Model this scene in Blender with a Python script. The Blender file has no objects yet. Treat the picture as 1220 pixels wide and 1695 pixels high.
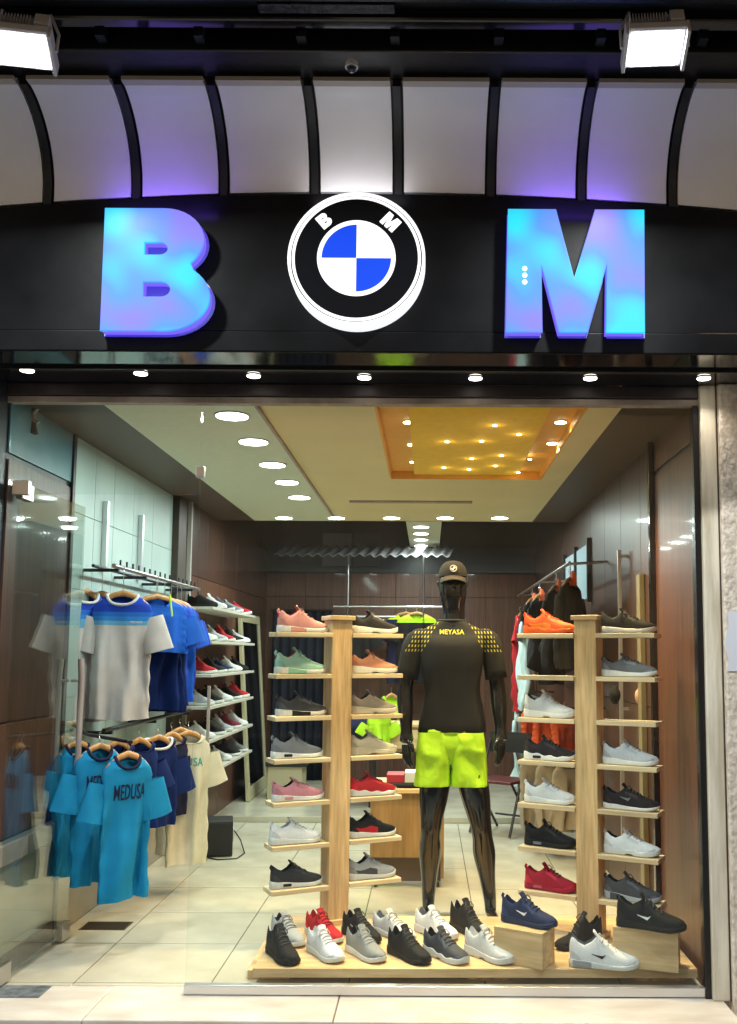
import bpy, bmesh, math, random
from mathutils import Matrix, Vector, noise
random.seed(7)
C = bpy.context.scene.collection
sc = bpy.context.scene
PI = math.pi
# ------------------------------------------------------------------ camera
FPX = 1566.0; PCX, PCY = 710.0, 924.0
PITCH = math.radians(5.76); ROLL = math.radians(0.33)
CAM = Vector((0, -4.52, 1.56))
RM = Matrix.Rotation(math.radians(90) + PITCH, 3, 'X') @ Matrix.Rotation(ROLL, 3, 'Z')
cd = bpy.data.cameras.new('camera'); cam = bpy.data.objects.new('camera', cd); C.objects.link(cam)
cam.location = CAM; cam.rotation_euler = RM.to_euler()
cd.sensor_fit = 'VERTICAL'; cd.sensor_height = 24; cd.lens = FPX * 24 / 1695
cd.shift_x = (610 - PCX) / 1695; cd.shift_y = (PCY - 847.5) / 1695
cd.clip_start = 0.05; cd.clip_end = 400
sc.camera = cam
# ------------------------------------------------------------------ world and exposure (evening)
w = bpy.data.worlds.new("World"); sc.world = w; w.use_nodes = True
nt = w.node_tree
sky = nt.nodes.new('ShaderNodeTexSky'); sky.sky_type = 'NISHITA'; sky.sun_disc = False
sky.sun_elevation = math.radians(7.0); sky.sun_rotation = math.radians(20)
nt.links.new(sky.outputs[0], nt.nodes['Background'].inputs[0])
nt.nodes['Background'].inputs[1].default_value = 0.43
sc.view_settings.view_transform = 'Standard'; sc.view_settings.look = 'None'
sc.view_settings.exposure = 0.0; sc.view_settings.gamma = 1.0
sc.render.engine = 'CYCLES'
sc.cycles.use_denoising = True
sc.cycles.sample_clamp_indirect = 4.0
sc.cycles.max_bounces = 8; sc.cycles.transparent_max_bounces = 16
sc.cycles.caustics_reflective = False; sc.cycles.caustics_refractive = False

# ------------------------------------------------------------------ measuring helpers: a pixel of the 1220x1695 photo -> a point at a real depth / height / side
def ray(px, py): return RM @ Vector((px - PCX, -(py - PCY), -FPX))
def P(px, py, Y):
    r = ray(px, py); return CAM + r * ((Y - CAM.y) / r.y)
def F(px, py, Z=0.0):
    r = ray(px, py); return CAM + r * ((Z - CAM.z) / r.z)
def S(px, py, X):
    r = ray(px, py); return CAM + r * ((X - CAM.x) / r.x)

# ------------------------------------------------------------------ materials
MATS = {}
def lk(nt, a, b): nt.links.new(a, b)
def mat(name, col, rough=0.6, metal=0.0, var=0.0, scale=20, stretch=(1,1,1), bump=0.0, bscale=None, col2=None, emis=None, estr=0.0,
        spec=0.5, coat=0.0, detail=4, sharp=None, rvar=0.0):
    if name in MATS: return MATS[name]
    m = bpy.data.materials.new(name); m.use_nodes = True; n = m.node_tree
    b = n.nodes['Principled BSDF']
    b.inputs['Base Color'].default_value = (*col, 1); b.inputs['Roughness'].default_value = rough
    b.inputs['Metallic'].default_value = metal; b.inputs['Specular IOR Level'].default_value = spec
    b.inputs['Coat Weight'].default_value = coat; b.inputs['Coat Roughness'].default_value = 0.06
    if emis:
        b.inputs['Emission Color'].default_value = (*emis, 1); b.inputs['Emission Strength'].default_value = estr
    tc = n.nodes.new('ShaderNodeTexCoord'); mp = n.nodes.new('ShaderNodeMapping'); mp.inputs['Scale'].default_value = stretch
    lk(n, tc.outputs['Object'], mp.inputs[0])
    if var or col2 or rvar:
        nz = n.nodes.new('ShaderNodeTexNoise'); nz.inputs['Scale'].default_value = scale; nz.inputs['Detail'].default_value = detail
        lk(n, mp.outputs[0], nz.inputs['Vector'])
        if var or col2:
            r = n.nodes.new('ShaderNodeValToRGB')
            c2 = col2 or tuple(max(0, c * (1 - var)) for c in col); c1 = col if col2 else tuple(min(1, c * (1 + var)) for c in col)
            lo, hi = sharp or (0.3, 0.7)
            r.color_ramp.elements[0].position = lo; r.color_ramp.elements[1].position = hi
            r.color_ramp.elements[0].color = (*c2, 1); r.color_ramp.elements[1].color = (*c1, 1)
            lk(n, nz.outputs[0], r.inputs[0]); lk(n, r.outputs[0], b.inputs['Base Color'])
        if rvar:
            mr = n.nodes.new('ShaderNodeMapRange'); mr.inputs[3].default_value = rough - rvar; mr.inputs[4].default_value = rough + rvar
            lk(n, nz.outputs[0], mr.inputs[0]); lk(n, mr.outputs[0], b.inputs['Roughness'])
    if bump:
        nb = n.nodes.new('ShaderNodeTexNoise'); nb.inputs['Scale'].default_value = bscale or scale; nb.inputs['Detail'].default_value = 5
        lk(n, mp.outputs[0], nb.inputs['Vector'])
        bp = n.nodes.new('ShaderNodeBump'); bp.inputs['Strength'].default_value = bump; bp.inputs['Distance'].default_value = 0.01
        lk(n, nb.outputs[0], bp.inputs['Height']); lk(n, bp.outputs[0], b.inputs['Normal'])
    MATS[name] = m; return m
def emit(name, col, strength):
    return mat(name, (0.3, 0.3, 0.3), 0.4, emis=col, estr=strength)
def glass(name, tint=(0.93, 0.97, 0.96), base=0.045, k=0.6, rough=0.0):
    m = bpy.data.materials.new(name); m.use_nodes = True; n = m.node_tree
    n.nodes.remove(n.nodes['Principled BSDF']); out = n.nodes['Material Output']
    t = n.nodes.new('ShaderNodeBsdfTransparent'); t.inputs[0].default_value = (*tint, 1)
    g = n.nodes.new('ShaderNodeBsdfGlossy'); g.inputs['Roughness'].default_value = rough
    lw = n.nodes.new('ShaderNodeLayerWeight'); lw.inputs[0].default_value = 0.5
    pw = n.nodes.new('ShaderNodeMath'); pw.operation = 'POWER'; pw.inputs[1].default_value = 3.0
    ma = n.nodes.new('ShaderNodeMath'); ma.operation = 'MULTIPLY_ADD'; ma.inputs[1].default_value = k; ma.inputs[2].default_value = base
    lk(n, lw.outputs['Facing'], pw.inputs[0]); lk(n, pw.outputs[0], ma.inputs[0])
    mx = n.nodes.new('ShaderNodeMixShader'); lk(n, ma.outputs[0], mx.inputs[0]); lk(n, t.outputs[0], mx.inputs[1]); lk(n, g.outputs[0], mx.inputs[2])
    df = n.nodes.new('ShaderNodeBsdfDiffuse'); df.inputs[0].default_value = (.55,.55,.5,1)
    tc = n.nodes.new('ShaderNodeTexCoord'); nz = n.nodes.new('ShaderNodeTexNoise'); nz.inputs['Scale'].default_value = 2.2; nz.inputs['Detail'].default_value = 7; nz.inputs['Roughness'].default_value = .7
    lk(n, tc.outputs['Object'], nz.inputs['Vector']); mr = n.nodes.new('ShaderNodeMapRange'); mr.inputs[1].default_value = .42; mr.inputs[2].default_value = .75; mr.inputs[3].default_value = .0; mr.inputs[4].default_value = .014
    lk(n, nz.outputs[0], mr.inputs[0]); m2 = n.nodes.new('ShaderNodeMixShader'); lk(n, mr.outputs[0], m2.inputs[0]); lk(n, mx.outputs[0], m2.inputs[1]); lk(n, df.outputs[0], m2.inputs[2])
    lk(n, m2.outputs[0], out.inputs[0]); return m

def wood(name, c1, c2, stretch, rough=0.4, scale=9, coat=0.0, bump=0.05):
    if name in MATS: return MATS[name]
    m = mat(name, c1, rough, col2=c2, scale=scale, stretch=stretch, bump=bump, coat=coat, detail=8, sharp=(0.35, 0.62))
    # a second, wider figure in the veneer
    n = m.node_tree; b = n.nodes['Principled BSDF']
    src = b.inputs['Base Color'].links[0].from_socket
    mp = [x for x in n.nodes if x.type == 'MAPPING'][0]
    nz = n.nodes.new('ShaderNodeTexNoise'); nz.inputs['Scale'].default_value = scale * 0.27; nz.inputs['Detail'].default_value = 2
    lk(n, mp.outputs[0], nz.inputs['Vector'])
    mr = n.nodes.new('ShaderNodeMapRange'); mr.inputs[1].default_value = .3; mr.inputs[2].default_value = .7; mr.inputs[3].default_value = 0.72; mr.inputs[4].default_value = 1.15
    lk(n, nz.outputs[0], mr.inputs[0])
    mx = n.nodes.new('ShaderNodeVectorMath'); mx.operation = 'SCALE'
    lk(n, src, mx.inputs[0]); lk(n, mr.outputs[0], mx.inputs['Scale']); lk(n, mx.outputs[0], b.inputs['Base Color'])
    return m

M_maple_v = wood('maple_upright', (.78,.54,.28), (.62,.40,.19), (9,9,.7), .42, 7)
M_maple_h = wood('maple_board', (.80,.57,.31), (.67,.45,.22), (.8,9,9), .42, 7)
M_maple_edge = wood('maple_edge', (.80,.64,.40), (.70,.53,.31), (.8,9,9), .5, 7)
M_veneer = wood('dark_veneer', (.085,.036,.022), (.035,.015,.010), (22,22,.5), .40, 5, coat=.12)
M_veneer_l = wood('brown_veneer', (.145,.056,.031), (.07,.027,.017), (26,26,.5), .42, 5, coat=.1)
M_desk = wood('desk_wood', (.42,.25,.10), (.34,.19,.075), (8,8,.6), .45, 6)
M_black = mat('black_paint', (.006,.006,.008), .38, var=.3, scale=3, bump=.15, bscale=30, rvar=.12)
M_black_gloss = mat('black_gloss', (.010,.010,.014), .10, rvar=.05, scale=4, coat=.6)
M_fascia = mat('fascia_black', (.0045,.0045,.0055), .42, var=.8, scale=2.2, bump=.10, bscale=9, rvar=.15, spec=.12)
M_cove = mat('cove_black', (.010,.010,.013), .5, bump=.2, bscale=25)
M_white_panel = mat('cove_white', (.92,.88,.88), .42, var=.05, scale=3, coat=.15)
M_trim_tan = mat('cove_tan_edge', (.50,.44,.38), .6)
M_marble = mat('marble_sill', (.76,.70,.62), .38, col2=(.58,.49,.40), scale=3.6, stretch=(1,2.6,1), bump=.12, bscale=60, sharp=(.3,.75), rvar=.12)
M_tile = mat('floor_tile', (.62,.58,.46), .20, col2=(.50,.46,.36), scale=3.5, rvar=.10, detail=8, sharp=(.25,.6))
M_grout = mat('grout', (.07,.06,.05), .95)
M_concrete = mat('stone_concrete', (.80,.70,.60), .88, col2=(.58,.49,.40), scale=34, stretch=(1,1,.8), bump=1.0, bscale=50, sharp=(.36,.58), detail=9)
M_concrete_b = mat('stone_strip', (.80,.73,.60), .8, col2=(.55,.48,.36), scale=20, stretch=(1,1,.12), bump=.8, sharp=(.36,.62), bscale=24)
M_ceiling = mat('ceiling_cream', (.80,.67,.36), .6, var=.04, scale=2)
M_ceiling_strip = mat('ceiling_pale', (.68,.72,.54), .6, var=.03)
M_ceil_brown = mat('ceiling_brown', (.055,.04,.028), .5)
M_orange = mat('recess_orange', (.85,.42,.05), .5, var=.05)
M_yellow = mat('recess_yellow', (.95,.60,.08), .75, var=.05, spec=.15)
M_void = mat('dark_void', (.014,.02,.028), .4)
M_wallpanel = mat('pale_wall_board', (.42,.56,.54), .5, var=.08, scale=3, bump=.25, bscale=14, stretch=(1,1,.4))
M_lowwall = mat('beige_wall', (.36,.31,.23), .6, var=.1, scale=4)
M_steel = mat('brushed_steel', (.62,.60,.58), .28, metal=1)
M_steel_pink = mat('polished_steel', (.60,.50,.48), .35, metal=.45)
M_handle = mat('handle_steel', (.50,.48,.44), .4, metal=.4)
M_alu = mat('aluminium', (.72,.73,.75), .32, metal=.9)
M_darkmetal = mat('dark_metal', (.05,.05,.055), .35, metal=.8)
M_greymetal = mat('grey_cast_metal', (.62,.60,.66), .5, metal=.15)
M_frame_tan = mat('weathered_frame', (.40,.33,.29), .6, var=.2, scale=12)
M_frame_dark = mat('mauve_frame', (.045,.034,.038), .5, var=.2)
M_mirror = mat('mirror_glass', (.10,.10,.11), .02, metal=1)
M_mirrorframe = mat('champagne_frame', (.52,.48,.30), .45)
M_manneq = mat('gloss_black_mannequin', (.005,.005,.006), .16, coat=.5)
M_rubber = mat('black_rubber', (.015,.015,.015), .6)
M_hwood = mat('hanger_wood', (.52,.27,.10), .4, var=.15, scale=30)
G_shop = glass('window_glass', (.965, .99, .98), .018, .5)
G_door = glass('door_glass', (.92, .97, .95), .05, .8)
L_white = emit('lamp_cool_white', (.93,1,1), 14)
L_warm = emit('lamp_warm', (1,.86,.58), 16)
L_flood = emit('flood_lens', (.97,1,.97), 30)
L_soff = emit('soffit_lamp', (1,.93,.78), 10)

def fabric(name, col, rough=.85, bump=.15):
    m = mat('fabric_' + name, col, rough, var=.10, scale=9, bump=bump, bscale=420, spec=.25); return m
def shoemat(name, col, rough=.7):
    return mat('shoe_' + name, col, rough, var=.05, scale=70, bump=.25, bscale=260, spec=.2)

# ------------------------------------------------------------------ mesh builder
class MB:
    def __init__(s): s.v = []; s.f = []; s.m = []
    def add(s, vs, fs, mi=0):
        o = len(s.v); s.v += [tuple(v) for v in vs]; s.f += [tuple(i + o for i in f) for f in fs]; s.m += [mi] * len(fs); return s
    def box(s, x0, x1, y0, y1, z0, z1, mi=0):
        vs = [(x, y, z) for x in (x0, x1) for y in (y0, y1) for z in (z0, z1)]
        return s.add(vs, [(0,1,3,2), (4,6,7,5), (0,4,5,1), (2,3,7,6), (0,2,6,4), (1,5,7,3)], mi)
    def loft(s, rings, cap=True, mi=0, closed=True):
        n = len(rings[0]); vs = [p for r in rings for p in r]; fs = []
        for i in range(len(rings) - 1):
            for j in range(n if closed else n - 1):
                a = i * n + j; b = i * n + (j + 1) % n; fs.append((a, b, b + n, a + n))
        if cap and closed:
            fs.append(tuple(range(n - 1, -1, -1))); k = (len(rings) - 1) * n; fs.append(tuple(range(k, k + n)))
        return s.add(vs, fs, mi)
    def tube(s, pts, r, seg=8, mi=0, flat=1.0):
        pts = [Vector(p) for p in pts]; rs = r if isinstance(r, (list, tuple)) else [r] * len(pts); rings = []
        up = None
        for i, p in enumerate(pts):
            d = (pts[min(i + 1, len(pts) - 1)] - pts[max(i - 1, 0)]).normalized()
            if up is None: up = Vector((0,0,1)) if abs(d.z) < .9 else Vector((0,1,0))
            a = d.cross(up).normalized(); b = a.cross(d).normalized(); up = b
            rings.append([p + (a * math.cos(t) * flat + b * math.sin(t)) * rs[i] for t in [2 * PI * k / seg for k in range(seg)]])
        return s.loft(rings, True, mi)
    def cyl(s, c, r, h, axis='z', seg=24, mi=0, r2=None):
        r2 = r if r2 is None else r2; R = []
        for rr, t in ((r, 0), (r2, h)):
            ring = []
            for k in range(seg):
                a = 2 * PI * k / seg; u, v_ = rr * math.cos(a), rr * math.sin(a)
                ring.append({'z': (c[0]+u, c[1]+v_, c[2]+t), 'y': (c[0]+u, c[1]+t, c[2]+v_), 'x': (c[0]+t, c[1]+u, c[2]+v_)}[axis])
            R.append(ring)
        return s.loft(R, True, mi)
    def sheet(s, front, back, mi=0):
        n = len(front); m_ = len(front[0]); vs = [p for r in front for p in r] + [p for r in back for p in r]; k = n * m_; fs = []
        for i in range(n - 1):
            for j in range(m_ - 1):
                a = i * m_ + j; q = (a, a + 1, a + m_ + 1, a + m_); fs.append(q); fs.append(tuple(x + k for x in reversed(q)))
        for i in range(n - 1):
            for j in (0, m_ - 1):
                a = i * m_ + j; b = a + m_; fs.append((a, b, b + k, a + k))
        for j in range(m_ - 1):
            for i in (0, n - 1):
                a = i * m_ + j; fs.append((a, a + 1, a + 1 + k, a + k))
        return s.add(vs, fs, mi)
    def build(s, name, mats, parent=None, loc=(0,0,0), rot=(0,0,0), smooth=False, bevel=0.0, sub=0, label=None):
        me = bpy.data.meshes.new(name); me.from_pydata(s.v, [], s.f)
        if not isinstance(mats, (list, tuple)): mats = [mats]
        for m in mats: me.materials.append(m)
        me.polygons.foreach_set('material_index', s.m)
        bm = bmesh.new(); bm.from_mesh(me); bmesh.ops.recalc_face_normals(bm, faces=bm.faces); bm.to_mesh(me); bm.free()
        if smooth:
            me.polygons.foreach_set('use_smooth', [True] * len(me.polygons))
            if smooth != 'all': me.set_sharp_from_angle(angle=math.radians(38))
        o = bpy.data.objects.new(name, me); C.objects.link(o)
        o.location = loc; o.rotation_euler = rot
        if parent: o.parent = parent
        if bevel:
            b = o.modifiers.new('bevel', 'BEVEL'); b.width = bevel; b.segments = 2; b.limit_method = 'ANGLE'
        if sub:
            u = o.modifiers.new('sub', 'SUBSURF'); u.levels = sub; u.render_levels = sub
        if label: o['label'] = label
        return o
def tag(o, label=None, cat=None, group=None, kind=None):
    if label: o['label'] = label
    if cat: o['category'] = cat
    if group: o['group'] = group
    if kind: o['kind'] = kind
    return o
def thing(name, label, cat, loc=(0,0,0), rotz=0, group=None):
    o = bpy.data.objects.new(name, None); C.objects.link(o); o.empty_display_size = .1
    o.location = loc; o.rotation_euler = (0, 0, rotz); return tag(o, label, cat, group)
def shape2d(name, splines, depth, m, parent=None, loc=(0,0,0), rot=(PI/2,0,0), bevel=0.0, label=None, mats=None):
    cu = bpy.data.curves.new(name, 'CURVE'); cu.dimensions = '2D'; cu.fill_mode = 'BOTH'; cu.extrude = depth / 2; cu.bevel_depth = bevel; cu.bevel_resolution = 2
    for sp in splines:
        s_ = cu.splines.new('POLY'); s_.points.add(len(sp) - 1); s_.use_cyclic_u = True
        for p, q in zip(s_.points, sp): p.co = (q[0], q[1], 0, 1)
    return _curve(name, cu, m, parent, loc, rot, label)
def text(name, body, size, m, parent=None, loc=(0,0,0), rot=(PI/2,0,0), depth=.002, bold=0.0, label=None, shear=0, sx=1):
    cu = bpy.data.curves.new(name, 'FONT'); cu.body = body; cu.size = size; cu.align_x = 'CENTER'; cu.align_y = 'CENTER'
    cu.extrude = depth / 2; cu.offset = bold; cu.shear = shear; cu.resolution_u = 3
    return _curve(name, cu, m, parent, loc, rot, label, sx)
def _curve(name, cu, m, parent, loc, rot, label, sx=1):
    t = bpy.data.objects.new('tmp', cu); C.objects.link(t)
    me = bpy.data.meshes.new_from_object(t.evaluated_get(bpy.context.evaluated_depsgraph_get()))
    bpy.data.objects.remove(t); bpy.data.curves.remove(cu)
    me.materials.clear(); me.materials.append(m)
    if sx != 1:
        for v in me.vertices: v.co.x *= sx
    me.name = name; o = bpy.data.objects.new(name, me); C.objects.link(o); o.location = loc; o.rotation_euler = rot
    if parent: o.parent = parent
    if label: o['label'] = label
    return o
def drape(o, body, gap=.0015):
    from mathutils.bvhtree import BVHTree
    bv = BVHTree.FromPolygons([v.co[:] for v in body.data.vertices], [p.vertices[:] for p in body.data.polygons])
    M_ = Matrix.LocRotScale(o.location, o.rotation_euler, None); Mi = M_.inverted(); y0 = None
    bm = bmesh.new(); bm.from_mesh(o.data)
    bmesh.ops.subdivide_edges(bm, edges=[e for e in bm.edges if e.calc_length() > .02], cuts=2)
    bmesh.ops.triangulate(bm, faces=bm.faces)
    for v in bm.verts:
        p = M_ @ v.co; off = p.y - o.location.y
        h = bv.ray_cast(Vector((p.x, -1, p.z)), Vector((0, 1, 0)))
        if h[0]: p.y = h[0].y - gap + off; v.co = Mi @ p
    bm.to_mesh(o.data); bm.free(); return o
def kid(t, n): return [c for c in C.objects if c.parent == t and c.name.split('.')[0] == n][0]
def lamp(name, kind, loc, energy, col, parent=None, size=.1, rot=(0,0,0), spot=None, blend=.5, shape='DISK'):
    l = bpy.data.lights.new(name, kind); l.energy = energy; l.color = col
    if kind == 'AREA': l.shape = shape; l.size = size
    else: l.shadow_soft_size = size
    if spot: l.spot_size = spot; l.spot_blend = blend
    o = bpy.data.objects.new(name, l); C.objects.link(o); o.location = loc; o.rotation_euler = rot
    if parent: o.parent = parent
    return o

# ================================================================== THE SETTING
XL, XR, YB, ZC = -2.04, 1.31, 7.0, 2.80
tag(MB().box(-40, 40, -40, 30, -.5, -.16).build('pavement', mat('asphalt', (.06,.058,.055), .85, var=.25, scale=30, bump=.4, bscale=80)), kind='structure')
# kerb slab under the marble
tag(MB().box(-2.6, 1.42, -.312, -.02, -.16, -.047).build('kerb', M_concrete), kind='structure')
sill = MB().box(-2.6, 1.35, -.02, .13, -.16, -.004).build('threshold', M_marble); tag(sill, kind='structure')
for x0, x1 in ((-2.6, -1.47), (-1.466, -.40), (-.396, 1.35)):
    MB().box(x0, x1, -.318, .10, -.045, 0.0 if x0 != -1.466 else .001).build('marble_slab', M_marble, sill, bevel=.006)
# floor with individual tiles
fl = MB().box(XL - .02, XR + .02, .10, YB, -.16, -.006).build('floor', M_grout); tag(fl, kind='structure')
xs = [.28 + .65 * k for k in range(-4, 3)]; y_step = 4.42
ys = [.145 + .61 * k for k in range(-1, 12)]
tile_cache = {}
for i in range(len(xs) - 1):
    for j in range(len(ys) - 1):
        x0, x1 = max(xs[i], XL), min(xs[i + 1], XR); y0, y1 = max(ys[j], .104), min(ys[j + 1], y_step)
        if x1 - x0 < .02 or y1 - y0 < .02: continue
        key = (round(x1 - x0, 3), round(y1 - y0, 3))
        if key not in tile_cache:
            b = MB().box(.003, x1 - x0 - .003, .003, y1 - y0 - .003, -.006, 0)
            o = b.build('tile', M_tile, fl, bevel=.0012); tile_cache[key] = o.data
        else:
            o = bpy.data.objects.new('tile', tile_cache[key]); C.objects.link(o); o.parent = fl
        o.location = (x0, y0, random.uniform(-.0006, .0006))
tag(MB().box(XL, XR, y_step + .003, YB, -.10, .055).build('raised_floor', M_tile, bevel=.004), kind='structure')

# left wall
wl = MB().box(XL - .2, XL - .012, -.1, YB + .1, -.16, 3.4).build('wall_left', M_void); tag(wl, kind='structure')
# front section: veneer panels with dark shadow gaps, beige low part
MB().box(XL - .011, XL, .0, .80, 2.52, ZC).build('upper_panel', mat('teal_sky_reflection', (.09,.22,.28), .3, var=.15, scale=4, coat=.3), wl, bevel=.002)  # teal sky reflection put into the base colour of the top panel
MB().box(XL - .011, XL, .0, .80, 1.22, 2.49).build('veneer_panel', M_veneer, wl, bevel=.002)
MB().box(XL - .011, XL, .0, .80, .66, 1.21).build('veneer_panel', M_veneer_l, wl, bevel=.002)
MB().box(XL - .011, XL, .0, .80, .10, .55).build('low_panel', M_lowwall, wl, bevel=.002)
MB().box(XL - .011, XL + .05, .0, .80, .55, .65).build('ledge', mat('ledge_stone', (.22,.19,.16), .4, var=.2, scale=9), wl, bevel=.006)
MB().box(XL - .011, XL + .006, .0, .80, 0, .10).build('skirting', M_veneer_l, wl, bevel=.002)
MB().box(XL - .011, XL + .012, .80, .84, 0, ZC).build('corner_post', M_black, wl, bevel=.003)
# pale boards (each its own)
yw = [.845, 1.20, 1.55, 1.96, 2.42, 2.95]
for a, b in zip(yw[:-1], yw[1:]):
    for z0, z1 in ((.66, 1.30), (1.303, 1.92), (1.923, 2.36), (2.363, ZC)):
        MB().box(XL - .011, XL - .002, a, b - .006, z0, z1).build('board', M_wallpanel, wl, bevel=.0015)
MB().box(XL - .011, XL, .845, 2.95, .0, .655).build('low_panel', M_lowwall, wl)
MB().box(XL - .011, XL + .05, 2.95, 3.22, 0, ZC).build('dark_post', M_ceil_brown, wl, bevel=.003)
MB().box(XL - .011, XL + .08, 3.22, 3.26, 0, ZC).build('upright_strip', mat('pale_strip', (.45,.44,.40), .4), wl)
yv = [3.26, 3.90, 4.55, 5.2, 5.9, 7.0]
for i, (a, b) in enumerate(zip(yv[:-1], yv[1:])):
    MB().box(XL - .011, XL + .06, a, b - .004, 0, 2.2).build('veneer_panel', M_veneer_l if i < 3 else M_veneer, wl, bevel=.002)
    MB().box(XL - .011, XL + .06, a, b - .004, 2.204, ZC).build('veneer_panel', M_veneer, wl, bevel=.002)
# right wall
wr = MB().box(XR + .012, XR + .03, .0, YB + .1, -.16, 3.4).build('wall_right', M_void); tag(wr, kind='structure')
MB().box(XR, XR + .011, .03, .92, 0, 2.60).build('veneer_panel', M_veneer_l, wr, bevel=.002)
MB().box(XR, XR + .011, .03, .92, 2.625, ZC).build('veneer_panel', M_veneer_l, wr, bevel=.002)
MB().box(XR - .03, XR + .011, .925, .97, 0, ZC).build('corner_post', M_black_gloss, wr, bevel=.003)
yv = [.975, 1.30, 1.9, 2.5, 3.1, 3.9, 4.7, 5.5, 6.2, 7.0]
for i, (a, b) in enumerate(zip(yv[:-1], yv[1:])):
    MB().box(XR, XR + .011, a, b - .005, 0, 1.25).build('veneer_panel', M_veneer_l if i > 3 else M_veneer, wr, bevel=.002)
    MB().box(XR, XR + .011, a, b - .005, 1.255, ZC).build('veneer_panel', M_veneer, wr, bevel=.002)
# back wall
wb = MB().box(XL - .2, XR + .2, YB + .012, YB + .1, -.1, 3.4).build('wall_back', M_void); tag(wb, kind='structure')
xb = [XL + .06, -1.5, -.95, -.4, .15, .7, XR]
for a, b in zip(xb[:-1], xb[1:]):
    for z0, z1 in ((.056, 1.1), (1.104, 2.24), (2.244, 2.53)):
        MB().box(a, b - .004, YB, YB + .011, z0, z1).build('veneer_panel', M_veneer_l, wb, bevel=.002)
MB().box(-1.3, -.95, YB - .03, YB, 2.62, 3.02).build('shutter_panel', mat('grey_panel', (.10,.10,.12), .5), wb)
MB().box(-.92, -.60, YB - .03, YB, 2.62, 3.02).build('shutter_panel', mat('grey_panel2', (.03,.036,.045), .4), wb)

# ceiling
ce = MB().box(XL - .2, XR + .2, -.02, YB + .1, 3.42, 3.5).build('ceiling', M_void); tag(ce, kind='structure')
Y0, Y1, YE = .02, 2.15, 4.30
RX0, RX1 = -.28, .80
MB().box(-.86, RX0, Y0, Y1, ZC, ZC + .05).build('ceiling_board', M_ceiling, ce)
MB().box(RX1, .97, Y0, Y1, ZC, ZC + .05).build('ceiling_board', M_ceiling, ce)
MB().box(-.86, .97, Y1, YE, ZC, ZC + .05).build('ceiling_board', M_ceiling, ce)
MB().box(-1.64, -.875, Y0, YE, ZC - .004, ZC + .05).build('ceiling_board', M_ceiling_strip, ce)
MB().box(-.875, -.86, Y0, YE - .5, ZC - .02, ZC + .04).build('ceiling_trim', M_frame_tan, ce)
MB().box(XL - .01, -1.64, Y0, YE, ZC, ZC + .05).build('brown_border', M_ceil_brown, ce)
MB().box(.97, XR + .02, Y0, YE, ZC, ZC + .05).build('brown_border', M_ceil_brown, ce)
MB().box(-.22, .12, YE, 6.45, ZC, ZC + .05).build('ceiling_board', M_ceiling_strip, ce)
MB().box(XL, XR, YE, YE + .03, ZC + .0, 3.42).build('ceiling_drop', M_void, ce)
MB().box(-.65, .35, 3.1, 3.16, ZC - .015, ZC).build('ceiling_trim', M_frame_tan, ce)
# orange recess: side faces, ledge with spots, inner yellow panel
for n, (a, b, c, d, e, f_) in (('recess_side', (RX0, RX0 + .012, Y0, Y1, ZC, ZC + .055)), ('recess_side', (RX1 - .012, RX1, Y0, Y1, ZC, ZC + .055)), ('recess_side', (RX0 + .013, RX1 - .013, Y1 - .012, Y1, ZC, ZC + .055))):
    MB().box(a, b, c, d, e, f_).build(n, M_orange, ce)
MB().box(RX0, RX1, Y0, Y1, ZC + .055, ZC + .075).build('recess_ledge', M_orange, ce)
MB().box(RX0 + .17, RX1 - .17, Y0, Y1 - .02, ZC + .030, ZC + .053).build('recess_panel', M_yellow, ce)

# ================================================================== SHOP FRONT
tag(MB().box(-2.6, 1.34, -.02, .03, 2.765, 2.797).build('lintel_strip', M_frame_tan, bevel=.004), 'pale worn strip along the top of the shop glass', 'frame')
tag(MB().box(-2.6, 1.34, -.03, .04, 2.80, 2.86).build('lintel', M_frame_dark, bevel=.004), 'dark mauve lintel just above the pale strip', 'frame')
# soffit
so = thing('soffit', 'glossy black soffit over the shop window holding seven spotlights', 'soffit')
MB().box(-2.9, 3.0, -.52, -.03, 2.86, 2.90).build('soffit_board', M_black_gloss, so)
MB().box(-2.9, 3.0, -.30, -.285, 2.848, 2.86).build('trim_bead', M_black, so)
MB().box(-2.9, 3.0, -.5375, -.52, 2.855, 2.949).build('front_lip', M_fascia, so, bevel=.006)
# fascia with arched top
def zarc(x): return 3.585 - .040 * ((x + .28) / 1.2) ** 2
fb = thing('fascia_board', 'black painted sign board with a shallow arched top', 'sign board')
n = 40; X0, X1 = -2.9, 3.0; xx = [X0 + (X1 - X0) * k / n for k in range(n + 1)]
MB().sheet([[(x, -.535, 2.95) for x in xx], [(x, -.535, zarc(x) - .012) for x in xx]], [[(x, -.49, 2.95) for x in xx], [(x, -.49, zarc(x) - .012) for x in xx]]).build('board', M_fascia, fb)
# cove
def prof(t, off=0.0):
    # t 0..1 from the vertical foot (Y=-.50) to the forward top; off = towards the street / below
    if t < .25:
        return Vector((0, -.50 - off, 3.45 + (t / .25) * .13))
    a = (t - .25) / .75 * (PI / 2) * .93
    c = Vector((0, -.86, 3.58)); rx, rz = .36, .345
    return Vector((0, c.y + (rx - off) * math.cos(a), c.z + (rz - off) * math.sin(a)))
cv = thing('cove_canopy', 'curved black cove over the sign set with white panels', 'canopy')
ts = [k / 16 for k in range(17)]
MB().sheet([[(X0, *prof(t)[1:]) for t in ts], [(X1, *prof(t)[1:]) for t in ts]], [[(X0, *prof(t, -.03)[1:]) for t in ts], [(X1, *prof(t, -.03)[1:]) for t in ts]]).build('cove_shell', M_cove, cv)
ribx = [-2.47, -2.08, -1.69, -1.30, -.914, -.513, -.145, .263, .663, 1.064, 1.46, 1.85, 2.25]
TM = 40
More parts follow.
